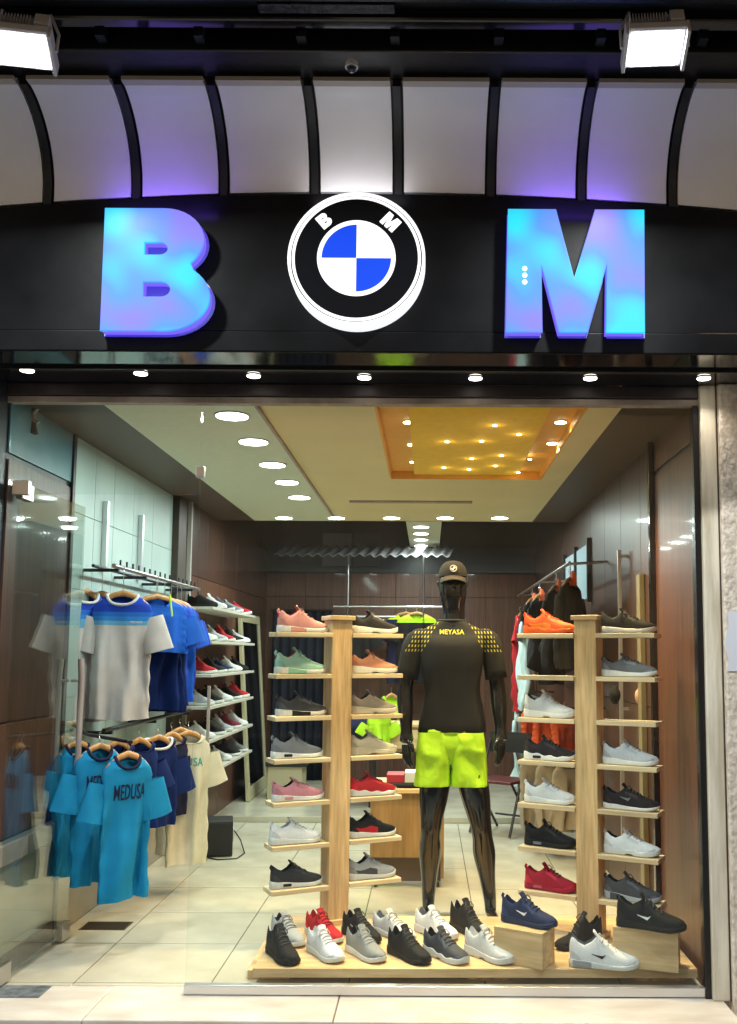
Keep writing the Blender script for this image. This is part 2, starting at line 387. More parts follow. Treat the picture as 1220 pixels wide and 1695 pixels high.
for k in range(len(ribx) - 1):
    a, b = ribx[k] + .026, ribx[k + 1] - .026
    front, back = [], []
    for i in range(7):
        x = a + (b - a) * i / 6; z0 = zarc(x) + .004
        # find t where profile z == z0
        lo, hi = 0, 1
        for _ in range(24):
            mid = (lo + hi) / 2
            if prof(mid).z < z0: lo = mid
            else: hi = mid
        tt = [lo + (1 - lo) * q / 14 for q in range(15)]
        front.append([(x, *prof(t, .024)[1:]) for t in tt]); back.append([(x, *prof(t, .001)[1:]) for t in tt])
    MB().sheet(front, back).build('white_panel', M_white_panel, cv, smooth=True)
    e = prof(1, .024)
    MB().box(a, b, e.y - .035, e.y + .004, e.z - .005, e.z + .012).build('panel_lip', M_trim_tan, cv)
    # rib cap
for x in ribx:
    MB().sheet([[(x - .016, *prof(t, .030)[1:]) for t in ts], [(x + .016, *prof(t, .030)[1:]) for t in ts]], [[(x - .016, *prof(t, .002)[1:]) for t in ts], [(x + .016, *prof(t, .002)[1:]) for t in ts]]).build('rib', M_cove, cv, smooth=True)
# upper black structure
up = thing('shutter_housing', 'black roller shutter housing and beams above the cove', 'shutter housing')
MB().box(X0, X1, -1.0, -.80, 3.927, 4.07).build('front_lip', M_black, up, bevel=.006)
MB().box(X0, X1, -1.9, -1.0, 4.02, 4.06).build('soffit_board', M_black, up)
MB().box(X0, X1, -1.12, -1.06, 3.975, 4.02).build('guide_bar', M_black_gloss, up, bevel=.01)
MB().box(X0, X1, -1.32, -1.22, 3.97, 4.02).build('guide_bar', M_black, up, bevel=.01)
MB().cyl((X0, -1.42, 3.99), .045, X1 - X0, 'x', 20).build('shutter_tube', M_black_gloss, up, smooth=True)
MB().box(-.66, -.14, -1.19, -1.135, 3.985, 4.02).build('motor_cover', mat('scuffed_black', (.03,.03,.04), .25, metal=.5, var=.6, scale=40, bump=.8, bscale=50), up, bevel=.006)
for x in ribx[1:-1]:
    MB().box(x - .018, x + .018, -1.05, -1.0, 3.955, 4.02).build('bracket', M_cove, up)
d = thing('dome_camera', 'tiny black dome camera under the housing above the roundel', 'camera', P(582, 112, -1.03))
MB().cyl((0,0,.0), .026, .02, seg=20).build('camera_base', M_greymetal, d)
MB().loft([[(.02*math.cos(t)*math.cos(q), .02*math.sin(t)*math.cos(q), -.02*math.sin(q)) for t in [2*PI*k/16 for k in range(16)]] for q in (0,.5,1,1.5)]).build('camera_dome', M_black_gloss, d, smooth=True)

# stone pillar at the right, side jamb
pl = thing('stone_pillar', 'weathered stone pillar at the right of the shop window', 'pillar')
xj = P(1161, 1100, -.02).x
MB().box(xj + .012, xj + .088, -.055, .0, 0, 2.858).build('pilaster_strip', M_concrete_b, pl, bevel=.006)
MB().box(xj + .096, xj + .6, -.085, .0, -.15, 2.859).build('stone_block', M_concrete, pl, bevel=.008)
MB().box(xj + .089, xj + .095, -.050, .0, 0, 2.858).build('joint', M_grout, pl)
MB().box(1.42, 4.2, -.2, .3, -.16, 2.86).build('stone_wall', M_concrete, pl) if False else None
MB().box(xj - .018, xj + .010, -.03, .03, 0, 2.76).build('jamb', M_black, pl, bevel=.003)
pn = MB().sheet([[P(1203 + 3*math.sin(k), 1012 + 11*k, -.089) for k in range(10)], [P(1250, 1012 + 11*k, -.0905) for k in range(10)]], [[P(1203 + 3*math.sin(k), 1012 + 11*k, -.0875) for k in range(10)], [P(1250, 1012 + 11*k, -.0875) for k in range(10)]])
tag(pn.build('paper_notice', mat('paper_white', (.72,.72,.80), .8)), 'torn white paper notice stuck on the stone pillar', 'notice')

# fixed glass with rail, seam clamps, transom
gw = thing('shop_window', 'large fixed glass pane with a bright aluminium bottom rail', 'window')
xg = P(311, 1500, 0).x
MB().box(xg, xj - .02, -.006, .004, .045, 2.764).build('glass_pane', G_shop, gw)
MB().box(xg - .004, xj - .012, -.022, .02, .004, .046).build('bottom_rail', M_alu, gw, bevel=.004)
MB().box(xg - .02, xg + .02, -.022, .012, 2.40, 2.455).build('glass_clamp', M_steel, gw, bevel=.003)
tz = P(200, 820, 0).z
tr = thing('transom_glass', 'narrow glass transom over the open door', 'window')
MB().box(-2.03, xg - .005, -.006, .004, tz + .006, 2.764).build('glass_pane', G_shop, tr)
cl = P(38, 808, 0)
MB().box(cl.x - .045, cl.x + .035, -.02, .014, cl.z - .035, cl.z + .035).build('pivot_fitting', M_steel, tr, bevel=.003)
# open door
dr = thing('glass_door', 'frameless glass door standing open along the left wall', 'door', (-1.995, .03, 0), 0)
dr.rotation_euler.z = math.radians(-2.0)
MB().box(-.005, .005, 0, .80, .03, 2.38).build('glass_pane', G_door, dr)
MB().box(-.018, .018, .0, .12, .012, .10).build('pivot_fitting', M_steel, dr, bevel=.003)
MB().box(-.018, .018, .70, .80, .012, .10).build('patch_lock', M_steel, dr, bevel=.003)
MB().box(-.018, .018, .0, .12, 2.30, 2.378).build('pivot_fitting', M_steel, dr, bevel=.003)
for sx, mm in ((-1, M_handle), (1, M_steel_pink)):
    h = MB().tube([(sx * .055, .70, .90), (sx * .062, .70, 1.0), (sx * .062, .70, 1.42), (sx * .055, .70, 1.52)], .016, 12).build('handle', mm, dr, smooth=True)
    for z in (1.0, 1.40):
        MB().tube([(sx * .005, .70, z), (sx * .055, .70, z)], .008, 8).build('standoff', M_steel, h)
fp = P(35, 1641, -.1)
tag(MB().box(-2.3, F(78, 1640).x, F(60,1652).y, F(60,1633).y, .002, .006).build('floor_hinge_plate', mat('zinc_plate', (.22,.24,.26), .5, metal=.5, var=.5, scale=22, bump=.4), bevel=.001), 'scuffed grey metal hinge plate set in the marble threshold', 'plate')
g = F(176, 1533); gr = thing('floor_drain', 'small dark brown square grille set in the floor by the door', 'drain', (g.x, g.y, .001))
MB().box(-.13, .13, -.08, .08, 0, .003).build('grille_plate', mat('brown_grille', (.10,.07,.035), .6, metal=.3), gr)
for k in range(7): MB().box(-.12, .12, -.07 + k * .02, -.062 + k * .02, .003, .006).build('grille_bar', M_ceil_brown, gr)

# cable and bracket behind the transom, top left
cb = thing('cable_bracket', 'black cable on a bent bracket behind the transom at upper left', 'bracket')
q = [P(-30, 680, .25), P(0, 688, .25), P(20, 697, .25), P(40, 700, .25), P(54, 701, .25)]
MB().tube(q, .012, 8).build('cable', M_rubber, cb, smooth=True)
MB().tube([P(64, 674, .25), P(55, 684, .25), P(56, 695, .25), P(64, 700, .25)], .010, 8).build('hook', M_frame_tan, cb, smooth=True)
MB().tube([P(55, 700, .25), P(56, 718, .25)], [.013, .022], 8).build('plug', M_rubber, cb)

# ---------------------------------------------------------------- letters
def ncol(m, lo, hi, scale, c1, c2, c3, strength):
    m = bpy.data.materials.new(m); m.use_nodes = True; n = m.node_tree; b = n.nodes['Principled BSDF']
    b.inputs['Base Color'].default_value = (.04, .05, .10, 1); b.inputs['Roughness'].default_value = .3; b.inputs['Specular IOR Level'].default_value = .06
    tc = n.nodes.new('ShaderNodeTexCoord'); nz = n.nodes.new('ShaderNodeTexNoise'); nz.inputs['Scale'].default_value = scale; nz.inputs['Detail'].default_value = 1
    lk(n, tc.outputs['Object'], nz.inputs['Vector']); r = n.nodes.new('ShaderNodeValToRGB')
    r.color_ramp.elements[0].position = lo; r.color_ramp.elements[0].color = (*c1, 1)
    r.color_ramp.elements[1].position = hi; r.color_ramp.elements[1].color = (*c3, 1)
    e = r.color_ramp.elements.new((lo + hi) / 2); e.color = (*c2, 1)
    lk(n, nz.outputs[0], r.inputs[0]); lk(n, r.outputs[0], b.inputs['Emission Color']); b.inputs['Emission Strength'].default_value = strength
    return m
E_face = ncol('letter_acrylic', .35, .62, 3.0, (.25,.20,.97), (.07,.32,1.0), (.0,.76,1.0), 1.05)
E_side = emit('letter_return', (.20,.13,1.0), 1.0)
E_side.node_tree.nodes['Principled BSDF'].inputs['Base Color'].default_value = (.03, .03, .12, 1)
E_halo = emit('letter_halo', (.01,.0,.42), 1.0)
def arc(cx, cy, rx, ry, a0, a1, n=14): return [(cx + rx * math.cos(math.radians(a0 + (a1 - a0) * k / n)), cy + ry * math.sin(math.radians(a0 + (a1 - a0) * k / n))) for k in range(n + 1)]
B_out = [(0,0), (0,1)] + arc(.56, .745, .37, .255, 90, -48) + arc(.58, .275, .42, .275, 52, -90)
B_h1 = [(.375,.615)] + arc(.52, .67, .085, .055, -90, 90, 8) + [(.375,.725)]
B_h2 = [(.375,.27)] + arc(.55, .335, .09, .065, -90, 90, 8) + [(.375,.40)]
M_out = [(0,0), (.02,1), (.36,1), (.49,.42), (.65,1), (1,1), (.99,0), (.72,0), (.735,.60), (.58,0), (.38,0), (.25,.60), (.255,0)]
def sc2(pts, w, h): return [(x * w, y * h) for x, y in pts]
def letter(name, px0, py0, px1, py1, splines, label):
    Yf = -.60; a = P(px0, py1, Yf); b = P(px1, py0, Yf); w_, h_ = b.x - a.x, b.z - a.z
    t = thing(name, label, 'sign letter', (a.x, Yf, a.z), 0, 'illuminated letters on the black sign board')
    sp = [sc2(s_, w_, h_) for s_ in splines]
    shape2d('letter_return', sp, .052, E_side, t, (0, .032, 0))
    shape2d('letter_face', sp, .008, E_face, t, (0, .0, 0), bevel=.003)
    bp_ = shape2d('halo_plate', sp[:1], .012, E_halo, t, (0, .0615, 0), bevel=.0)  # added glowing plate draws the blue halo the letter casts on the board
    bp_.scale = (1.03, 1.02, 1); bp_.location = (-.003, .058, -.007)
    L = lamp('letter_glow', 'AREA', (w_ / 2, .016, h_ + .018), .75, (.20, .10, 1), t, .45, rot=(math.radians(180 - 52), 0, 0), shape='RECTANGLE'); L.data.size_y = .03
    return t, w_, h_
letter('letter_b', 167, 347, 351, 547, [B_out, B_h1, B_h2], 'glowing cyan and lavender letter B left of the roundel')
tM, wM, hM = letter('letter_m', 838, 349, 1065, 549, [M_out], 'glowing blue letter M right of the roundel')
for k in range(3):
    MB().cyl((.128 * wM + .003, -.0095, hM * (.40 + .055 * k)), .010, .002, 'y', 14).build('led', emit('led_dot', (.5,1,1), 5), tM)
lb = lamp('letter_glow', 'AREA', P(262, 450, -.66), 1.2, (.15,.1,1), None, .4, rot=(math.radians(150), 0, 0)) if False else None
# ---------------------------------------------------------------- roundel
c = P(590, 428, -.62); RR = 114 / FPX * ((RM.transposed() @ (c - CAM)).z * -1)
rd = thing('roundel_sign', 'round illuminated sign with blue and white quarters and letters on a black ring', 'sign', c)
E_white = emit('sign_white', (1, 1, 1), 1.15); E_whites = emit('sign_white_side', (.93,.95,1), 1.0); E_blue = emit('sign_blue', (.0,.055,.85), 1.0)
E_blue.node_tree.nodes['Principled BSDF'].inputs['Base Color'].default_value = (.0,.02,.1,1)
Lr = lamp('roundel_glow', 'AREA', (0, .025, RR + .022), .26, (.92, .94, 1), rd, .4, rot=(math.radians(180 - 48), 0, 0), shape='RECTANGLE'); Lr.data.size_y = .03
M_signblack = mat('sign_black', (.004,.004,.006), .3, spec=.15)
MB().cyl((0, .002, 0), RR, .082, 'y', 72).build('light_box', E_whites, rd, smooth=True)
def ring(r0, r1, y0, y1, m, name, seg=72):
    rings = []
    for r, y in ((r0, y0), (r1, y0), (r1, y1), (r0, y1), (r0, y0)):
        rings.append([(r * math.cos(2*PI*k/seg), y, r * math.sin(2*PI*k/seg)) for k in range(seg)])
    return MB().loft(rings, False).build(name, m, rd, smooth=True)
ring(RR * .955, RR, -.006, .001, E_white, 'outer_ring')
ring(RR * .938, RR * .955, .0005, .0019, M_signblack, 'ring_groove')
ring(RR * .895, RR * .938, -.006, .001, E_white, 'outer_ring')
ring(RR * .57, RR * .895, -.004, .001, M_signblack, 'black_ring')
ring(RR * .505, RR * .57, -.007, .001, E_white, 'inner_ring')
for q_, m in ((0, E_white), (1, E_blue), (2, E_white), (3, E_blue)):
    pts = [(0, 0)] + arc(0, 0, RR * .505, RR * .505, 90 * q_, 90 * q_ + 90, 18)
    shape2d('quarter', [pts], .008, m, rd, (0, -.002, 0))
for ch, ang, sp in (('b', 40, [sc2(B_out, .052, .062), sc2(B_h1, .052, .062), sc2(B_h2, .052, .062)]), ('m', -42, [sc2(M_out, .072, .062)])):
    a = math.radians(90 + ang); w_ = .026 if ch == 'b' else .036
    o = shape2d('ring_letter', [[(x - w_, y - .031) for x, y in s_] for s_ in sp], .008, E_white, rd, (RR * .735 * math.cos(a), -.006, RR * .735 * math.sin(a)))
    o.rotation_euler = Matrix((Matrix.Rotation(-math.radians(ang), 3, 'Y') @ Matrix.Rotation(PI/2, 3, 'X'))).to_euler()

# ---------------------------------------------------------------- floodlights
def flood(px, py, Y, label, tilt=48, yaw=0):
    p = P(px, py, Y)
    t = thing('floodlight', label, 'floodlight', p, math.radians(yaw), 'floodlights hanging over the sign')
    # local frame: lens faces -Z before tilt
    R = Matrix.Rotation(math.radians(-(90 - tilt)), 4, 'X')
    def part(mb, name, m, **k):
        mb.v = [tuple(R @ Vector(v)) for v in mb.v]; return mb.build(name, m, t, **k)
    part(MB().box(-.12, .12, -.085, .085, -.012, .045), 'housing', M_greymetal, bevel=.006)
    part(MB().box(-.104, .104, -.070, .070, -.020, -.0125), 'lens', L_flood, bevel=.002)
    part(MB().box(-.12, .12, -.10, -.086, -.022, .018), 'hood', M_greymetal, bevel=.002)
    part(MB().box(-.135, -.121, -.09, .09, -.04, .04), 'side_plate', M_greymetal, bevel=.002)
    part(MB().box(.121, .135, -.09, .09, -.04, .04), 'side_plate', M_greymetal, bevel=.002)
    for k in range(13): part(MB().box(-.112 + k * .0125, -.109 + k * .0125, -.092, .075, .046, .10), 'heat_fin', M_greymetal)
    part(MB().box(.058, .118, -.094, .02, .046, .115), 'driver_box', M_greymetal, bevel=.004)
    for sx in (-1, 1):
        MB().tube([(sx * .142, 0, .0), (sx * .142, .03, .10), (sx * .10, .05, .20)], .007, 6).build('yoke_arm', M_greymetal, t)
    MB().tube([(.08, .05, .07), (.10, .05, .12), (.06, .06, .2)], .005, 6).build('flex', M_greymetal, t)
    t.scale = (.86, .86, .86)
    L = lamp('flood_lamp', 'AREA', tuple(R @ Vector((0, 0, -.05))), 85, (.96, 1, .97), t, .16)
    L.rotation_euler = (math.radians(-(90 - tilt)), 0, 0)
    return t
flood(1084, 78, -1.22, 'right floodlight with grey fins shining down over the letter M', 66, -4)
flood(36, 80, -1.22, 'left floodlight with grey fins at the top left corner', 66, 10)

# ---------------------------------------------------------------- soffit spots, ceiling lights
def disc_light(name, label, group, p, r, m, energy, col, rim=M_frame_tan, z0=0):
    t = thing(name, label, 'light', p, 0, group)
    MB().cyl((0, 0, -.004), r * 1.12, .006, seg=28).build('rim', rim, t)
    MB().cyl((0, 0, -.007), r, .0028, seg=28).build('diffuser', m, t)
    if energy:
        l_ = lamp('lamp', 'AREA', (0, 0, -.02), energy, col, t, r * 1.6)
        if r < .034: l_.data.spread = math.radians(110)
    return t
where = ['at the left corner', 'above the left half of letter B', 'between letter B and the roundel', 'below the roundel', 'between the roundel and letter M', 'below the right half of letter M', 'above the stone pillar']
for (px, py), s_ in zip(((45, 612), (233, 617), (420, 621), (603, 624), (787, 625), (977, 625), (1165, 625)), where):
    s_ = s_.replace('above the left half of letter B', 'directly under letter B')
    disc_light('soffit_spotlight', 'round spotlight in the black soffit ' + s_, 'spotlights in the black soffit', F(px, py, 2.8595), .031, L_soff, .8, (1,.93,.80), M_steel)
row = [(385, 688), (419, 731), (448, 769), (474, 798), (497, 823)]
wl_ = ['nearest', 'second', 'third', 'fourth', 'farthest']
for (px, py), s_ in zip(row, wl_):
    p = F(px, py, ZC - .006); p.x = -1.035
    disc_light('ceiling_light', s_ + ' of the white lights running back over the shirts', 'cool ceiling lights', p, .083, L_white, 13, (.84, 1, .93))
for px, s_ in zip((470, 557, 648, 737, 827), ('leftmost', 'second from the left', 'middle one', 'second from the right', 'rightmost')):
    p = F(px, 857, ZC - .001)
    disc_light('ceiling_light', s_ + ' in the crosswise row of white ceiling lights', 'cool ceiling lights', p, .075, L_white, 13, (.88, 1, .94))
for py, s_ in zip((872, 883, 893, 903), ('first', 'second', 'third', 'last')):
    disc_light('ceiling_light', s_ + ' light on the narrow ceiling strip towards the back wall', 'cool ceiling lights', F(697, py, ZC - .001), .075, L_white, 13, (.88, 1, .94))
warm = [(677, 698), (683, 735), (686, 764), (688, 790)]
for (px, py), s_ in zip(warm, wl_): disc_light('recess_spotlight', s_ + ' warm spot along the left ledge of the orange recess', 'warm spots in the recess', F(px, py, ZC + .053), .032, L_warm, 24, (1,.74,.36))
for (px, py), s_ in zip([(928, 698), (914, 733)], wl_): disc_light('recess_spotlight', s_ + ' warm spot along the right ledge of the orange recess', 'warm spots in the recess', F(px, py, ZC + .053), .032, L_warm, 24, (1,.74,.36))
stars = [(819,704,'nearest to the glass'),(859,719,'right of the nearest one'),(740,731,'leftmost of the second row'),(797,730,'right one of the second row'),(830,754,'middle one of the third row'),(877,760,'rightmost of the third row'),(781,759,'leftmost of the third row'),(820,771,'right one of the fourth row'),(776,777,'middle one of the fourth row'),(735,774,'leftmost of the fourth row'),(858,782,'alone at the right beyond the fourth row'),(816,790,'second from the right at the back'),(862,791,'rightmost at the back'),(746,789,'leftmost at the back'),(790,791,'between two others at the back')]
for px, py, ls in stars:
    p = F(px, py, ZC + .0295)
    if p.y > Y1 - .04: continue
    o = MB().cyl((0, 0, -.004), .012, .005, seg=12).build('star_light', L_warm, loc=p); tag(o, 'tiny star light in the yellow recess, ' + ls, 'light', 'star lights in the yellow recess')
    lamp('lamp', 'POINT', (0, 0, -.045), .12, (1, .78, .42), o, .012)

# ================================================================== ACROSS THE STREET (seen only as reflections in the glass)
ob = thing('opposite_building', 'plain plastered building on the other side of the street', 'building', (0, -15, -.16))
M_pl = mat('plaster', (.30,.28,.25), .9, var=.15, scale=.6)
MB().box(-22, 22, -6, 0, 0, 9.5).build('wall', M_pl, ob)
MB().sheet([[(-20, .05, 3.9), (20, .05, 3.9)], [(-20, 1.6, 3.3), (20, 1.6, 3.3)]], [[(-20, .05, 3.86), (20, .05, 3.86)], [(-20, 1.6, 3.26), (20, 1.6, 3.26)]]).build('awning', mat('awning_cloth', (.55,.52,.45), .8), ob)
for k in range(9):
    x = -18 + 4.4 * k
    MB().box(x, x + 3.2, .0, .06, .1, 2.9).build('shop_opening', mat('dark_opening', (.02,.02,.022), .3), ob)
    for z in (4.6, 7.1): MB().box(x + .7, x + 2.2, .0, .05, z, z + 1.5).build('window', mat('dark_opening', (.02,.02,.022), .3), ob)
tag(MB().box(-40, 40, -3.2, -.40, -.155, -.15).build('sidewalk', mat('paving', (.30,.28,.25), .8, var=.2, scale=5, bump=.3, bscale=40)), kind='structure')
# ================================================================== DISPLAY
zp = .085
pf = thing('display_platform', 'low maple display platform along the bottom of the window', 'platform')
A = F(418, 1603, zp); Bk = F(552, 1517, zp); yb_ = 1.0
fr = MB(); x_r = XR - .03
corn = [(A.x, A.y), (x_r, .12), (x_r, yb_), (P(470, 1517, yb_).x, yb_)]
fr.loft([[(x, y, zp - .042) for x, y in corn], [(x, y, zp) for x, y in corn]]).build('top_board', M_maple_h, pf, bevel=.003)
for x0, x1 in ((-.86, -.66), (.2, .4), (1.0, 1.24)): MB().box(x0, x1, .20, .95, .001, zp - .043).build('support', M_maple_v, pf)
def tower(px, Y, ang, label):
    base = P(px, 1500, Y); t = thing('shelf_tower', label, 'shelf stand', (base.x, Y, zp), math.radians(ang), 'maple shelf towers')
    MB().box(-.060, .060, -.065, .065, .0, 1.66).build('column', M_maple_v, t, bevel=.002)
    MB().box(-.074, .074, -.079, .079, 1.66, 1.685).build('cap', M_maple_h, t, bevel=.003)
    MB().box(-.078, .078, -.083, .083, .0, .028).build('foot', M_maple_h, t, bevel=.003)
    zs = []
    for k in range(7):
        z = .190 + k * .229; zs.append(z + .024 + zp)
        for s_ in (-1, 1):
            x0, x1 = (.061, .375) if s_ > 0 else (-.385, -.061)
            MB().box(x0, x1, -.075, .075, z, z + .024).build('shelf', M_maple_edge, t, bevel=.002)
    return t, zs
TL, zs = tower(553, .88, 27, 'left maple shelf tower carrying fourteen trainers')
TR, _ = tower(979, .62, -27, 'right maple shelf tower in front of the dark wall')
# ---------------------------------------------------------------- shoes
def interp(tab, x):
    for (a, va), (b, vb) in zip(tab[:-1], tab[1:]):
        if x <= b:
            t = (x - a) / (b - a); t = t * t * (3 - 2 * t) * .5 + t * .5; return va + (vb - va) * t
    return tab[-1][1]
WT = [(0, .014), (.03, .026), (.10, .034), (.28, .034), (.45, .037), (.66, .047), (.80, .047), (.90, .039), (.97, .024), (1, .008)]
def shoe_geo(st):
    L = st.get('L', .29); k = L / .29; hi = st.get('hi', 1.0); sk = st.get('sole', 1.0)
    zt_t = [(0, .038), (.2, .034), (.5, .024), (.75, .022), (.92, .028), (1, .034)]
    top = [(.40, .112 * hi), (.50, .100 * hi), (.62, .083), (.74, .068), (.86, .057), (.94, .050), (.98, .044), (1, .036)]
    rim = [(0, .080), (.02, .104 * hi), (.06, .108 * hi), (.13, .090 * hi), (.22, .080 * hi), (.31, .092 * hi), (.40, .114 * hi)]
    W = lambda s: interp(WT, s) * k
    ZT = lambda s: interp(zt_t, s) * sk
    ZB = lambda s: .0 if s < .78 else .014 * ((s - .78) / .22) ** 1.6
    return L, k, W, ZT, ZB, top, rim
SS = [0, .012, .03, .055, .09, .13, .17, .22, .27, .32, .36, .395, .43, .47, .52, .57, .62, .68, .74, .80, .86, .90, .94, .97, .99, 1]
def shoe(label, loc, yaw, up, so, lin='black', lace=None, sole2=None, hi=1.0, sole=1.0, L=.29, logo=None, badge=None, panel=None, simple=False, group=None, name='trainer', wavy=False, stripes=None, tab=True):
    st = dict(L=L, hi=hi, sole=sole); L, k, W, ZT, ZB, top, rim = shoe_geo(st)
    t = thing(name, label, 'shoe', loc, yaw, group)
    SSx = SS if not simple else SS[::2] + [1]
    N = 17
    X = lambda s: (s - .5) * L
    def ring(s):
        w_, zt = W(s), ZT(s) - .004; pts = []
        if s <= .40:
            r = interp(rim, s) * k; pit = .050 * k
            # blends shut at the back of the heel
            q = min(1, s / .055) if s < .055 else 1
            for (fy, z) in ((1.0, zt), (1.02, zt + (r - zt) * .18), (1.0, zt + (r - zt) * .38), (.94, zt + (r - zt) * .6), (.84, zt + (r - zt) * .8), (.72, r - .002), (.64, r)):
                pts.append((fy * w_, z))
            zi = r - (r - pit) * q
            pts.append((.56 * w_, zi + (r - zi) * .25)); 
            full = pts + [(0, zi)] + [(-y, z) for y, z in reversed(pts)]
        else:
            h = interp(top, s) * k; full = []
            for j in range(N):
                a = PI * j / (N - 1); ca, sa = math.cos(a), math.sin(a)
                e = .75
                full.append((w_ * math.copysign(abs(ca) ** e, ca), zt + (h - zt) * abs(sa) ** .85))
        return [(X(s), y, z) for y, z in full]
    b = MB(); rings = [ring(s) for s in SSx]
    vs = [p for r in rings for p in r]; fs = []; mi = []
    for i in range(len(rings) - 1):
        for j in range(N - 1):
            fs.append((i * N + j, i * N + j + 1, (i + 1) * N + j + 1, (i + 1) * N + j)); s0 = SSx[i + 1]
            mi.append(1 if (s0 <= .43 and 6 <= j <= 9) else (2 if panel and (.08 < s0 < .62) and (j <= 1 or j >= N - 3) else 0))
    fs.append(tuple(range(N))); mi.append(0); kk = (len(rings) - 1) * N; fs.append(tuple(range(kk, kk + N))); mi.append(0)
    b.v = vs; b.f = fs; b.m = mi
    um = shoemat(up[0], up[1]); sm = shoemat('sole_' + so[0], so[1], .55); lm = shoemat(lin if isinstance(lin, str) else lin[0], LIN[lin] if isinstance(lin, str) else lin[1])
    b.build('upper', [um, lm, shoemat(panel[0], panel[1]) if panel else um], t, smooth=True)
    # sole
    b = MB(); R = []
    for s in SSx:
        w_ = W(s) * 1.06 + .0015; zb, zt = ZB(s) * 1.0, ZT(s); m = (zb + zt) / 2
        if wavy: zt += .004 * math.sin(s * 26)
        cut = .007 if (.40 < s < .55 and sole > 1.1) else 0
        zb += cut
        R.append([(X(s) * 1.02, y, z) for y, z in ((w_ * .9, zb), (w_ * 1.03, zb + .003), (w_ * 1.06, m), (w_ * 1.0, zt - .002), (w_ * .9, zt), (-w_ * .9, zt), (-w_ * 1.0, zt - .002), (-w_ * 1.06, m), (-w_ * 1.03, zb + .003), (-w_ * .9, zb))])
    nn = 10; b.loft(R, True, 0)
    if sole2:
        q = 0
        for i in range(len(R) - 1):
            for j in range(nn):
                if sole2[2] < SSx[i] < sole2[3] and j in (0, 1, 2, 6, 7, 8): b.m[q] = 1
                q += 1
    b.build('sole', [sm, shoemat('sole_' + sole2[0], sole2[1]) if sole2 else sm], t, smooth=True)
    # tongue
    tm = um if lace is None else shoemat(lace[0], lace[1])
    b = MB(); f_, bk = [], []
    for q in range(6):
        u = q / 5; s = .52 - .155 * u; z = (interp(top, max(s, .41)) * k + .002) if s > .41 else (.116 * hi * k + .004) + (u - .7) * .055 * k
        ww = .016 + .006 * u
        rr = [(X(s) + .0, ww * math.sin(a) , z - .006 * (1 - math.cos(a)) * 1.6) for a in (-1.2, -.6, 0, .6, 1.2)]
        f_.append(rr); bk.append([(x - .006, y, z_ - .002) for x, y, z_ in rr])
    b.sheet(f_, bk).build('tongue', um, t, smooth=True)
    if tab:
        b = MB(); z0 = .104 * hi * k
        b.tube([(X(.015), 0, z0 - .012), (X(-.008), 0, z0 + .002), (X(-.002), 0, z0 + .009), (X(.02), 0, z0 + .002)], .0035, 6, flat=2.2).build('heel_tab', um, t, smooth=True)
    if not simple:
        b = MB(); lmx = shoemat(lace[0], lace[1]) if lace else (shoemat('lace_dark', (.06,.06,.065)) if sum(up[1]) < .3 else shoemat('lace_' + up[0], tuple(c * .62 for c in up[1])))
        for q in range(5):
            s = .43 + q * .058; h = interp(top, s) * k; w_ = W(s); pts = []
            for a in (-1, -.5, 0, .5, 1):
                ph = PI / 2 - a * .52
                pts.append((X(s + (.010 if q % 2 else -.010) * a), w_ * math.copysign(abs(math.cos(ph)) ** .75, math.cos(ph)), ZT(s) + (h - ZT(s)) * math.sin(ph) ** .85 + .003))
            b.tube(pts, .0030, 6)
        s = .41; h = .112 * hi * k
        for sg in (-1, 1): b.tube([(X(.42), 0, h + .005), (X(.44), sg * .018, h + .007), (X(.49), sg * .026, h - .010), (X(.46), sg * .030, h - .022)], .0024, 5)
        b.build('laces', lmx, t, smooth=True)
    def side_y(s, z):
        w_ = W(s); zt = ZT(s) - .004
        if s <= .40:
            r = interp(rim, s) * k; q = (z - zt) / (r - zt)
            return w_ * interp([(0, 1.0), (.18, 1.02), (.38, 1.0), (.6, .94), (.8, .84), (1, .68)], max(0, min(1, q)))
        h = interp(top, s) * k; q = max(0, min(1, (z - zt) / (h - zt))) ** (1 / .85); return w_ * max(0, math.cos(math.asin(q))) ** .75
    def strip(curve_lo, curve_hi, m, name, sg=-1, off=.0018):
        f_ = [[(X(s), sg * (side_y(s, z) + off), z) for s, z in curve_lo], [(X(s), sg * (side_y(s, (z + z2) / 2) + off), (z + z2) / 2) for (s, z), (_, z2) in zip(curve_lo, curve_hi)], [(X(s), sg * (side_y(s, z) + off), z) for s, z in curve_hi]]
        bk = [[(x, y - sg * .003, z) for x, y, z in r] for r in f_]
        MB().sheet(f_, bk).build(name, m, t, smooth=True)
    if not simple:
        ov = shoemat('overlay_' + up[0], tuple(min(.9, c * (1.7 if sum(up[1]) < .5 else .78)) for c in up[1]), .5)
        zz_ = lambda s_: ZT(s_) - .002
        strip([(.02 + .02 * q, zz_(.02 + .02 * q)) for q in range(9)], [(.02 + .019 * q, .074 - .0006 * q * q) for q in range(9)], ov, 'heel_counter', off=.0012)
        ss_ = [.80 + .018 * q for q in range(9)]
        strip([(a_, zz_(a_)) for a_ in ss_], [(a_, zz_(a_) + .004 + .0015 * q) for q, a_ in enumerate(ss_)], ov, 'toe_guard', off=.0012)
        ss_ = [.405 + .03 * q for q in range(9)]
        strip([(a_, interp(top, a_) * k * .80 - .004) for a_ in ss_], [(a_, interp(top, a_) * k * .90 - .001) for a_ in ss_], ov, 'eyestay', off=.0012)
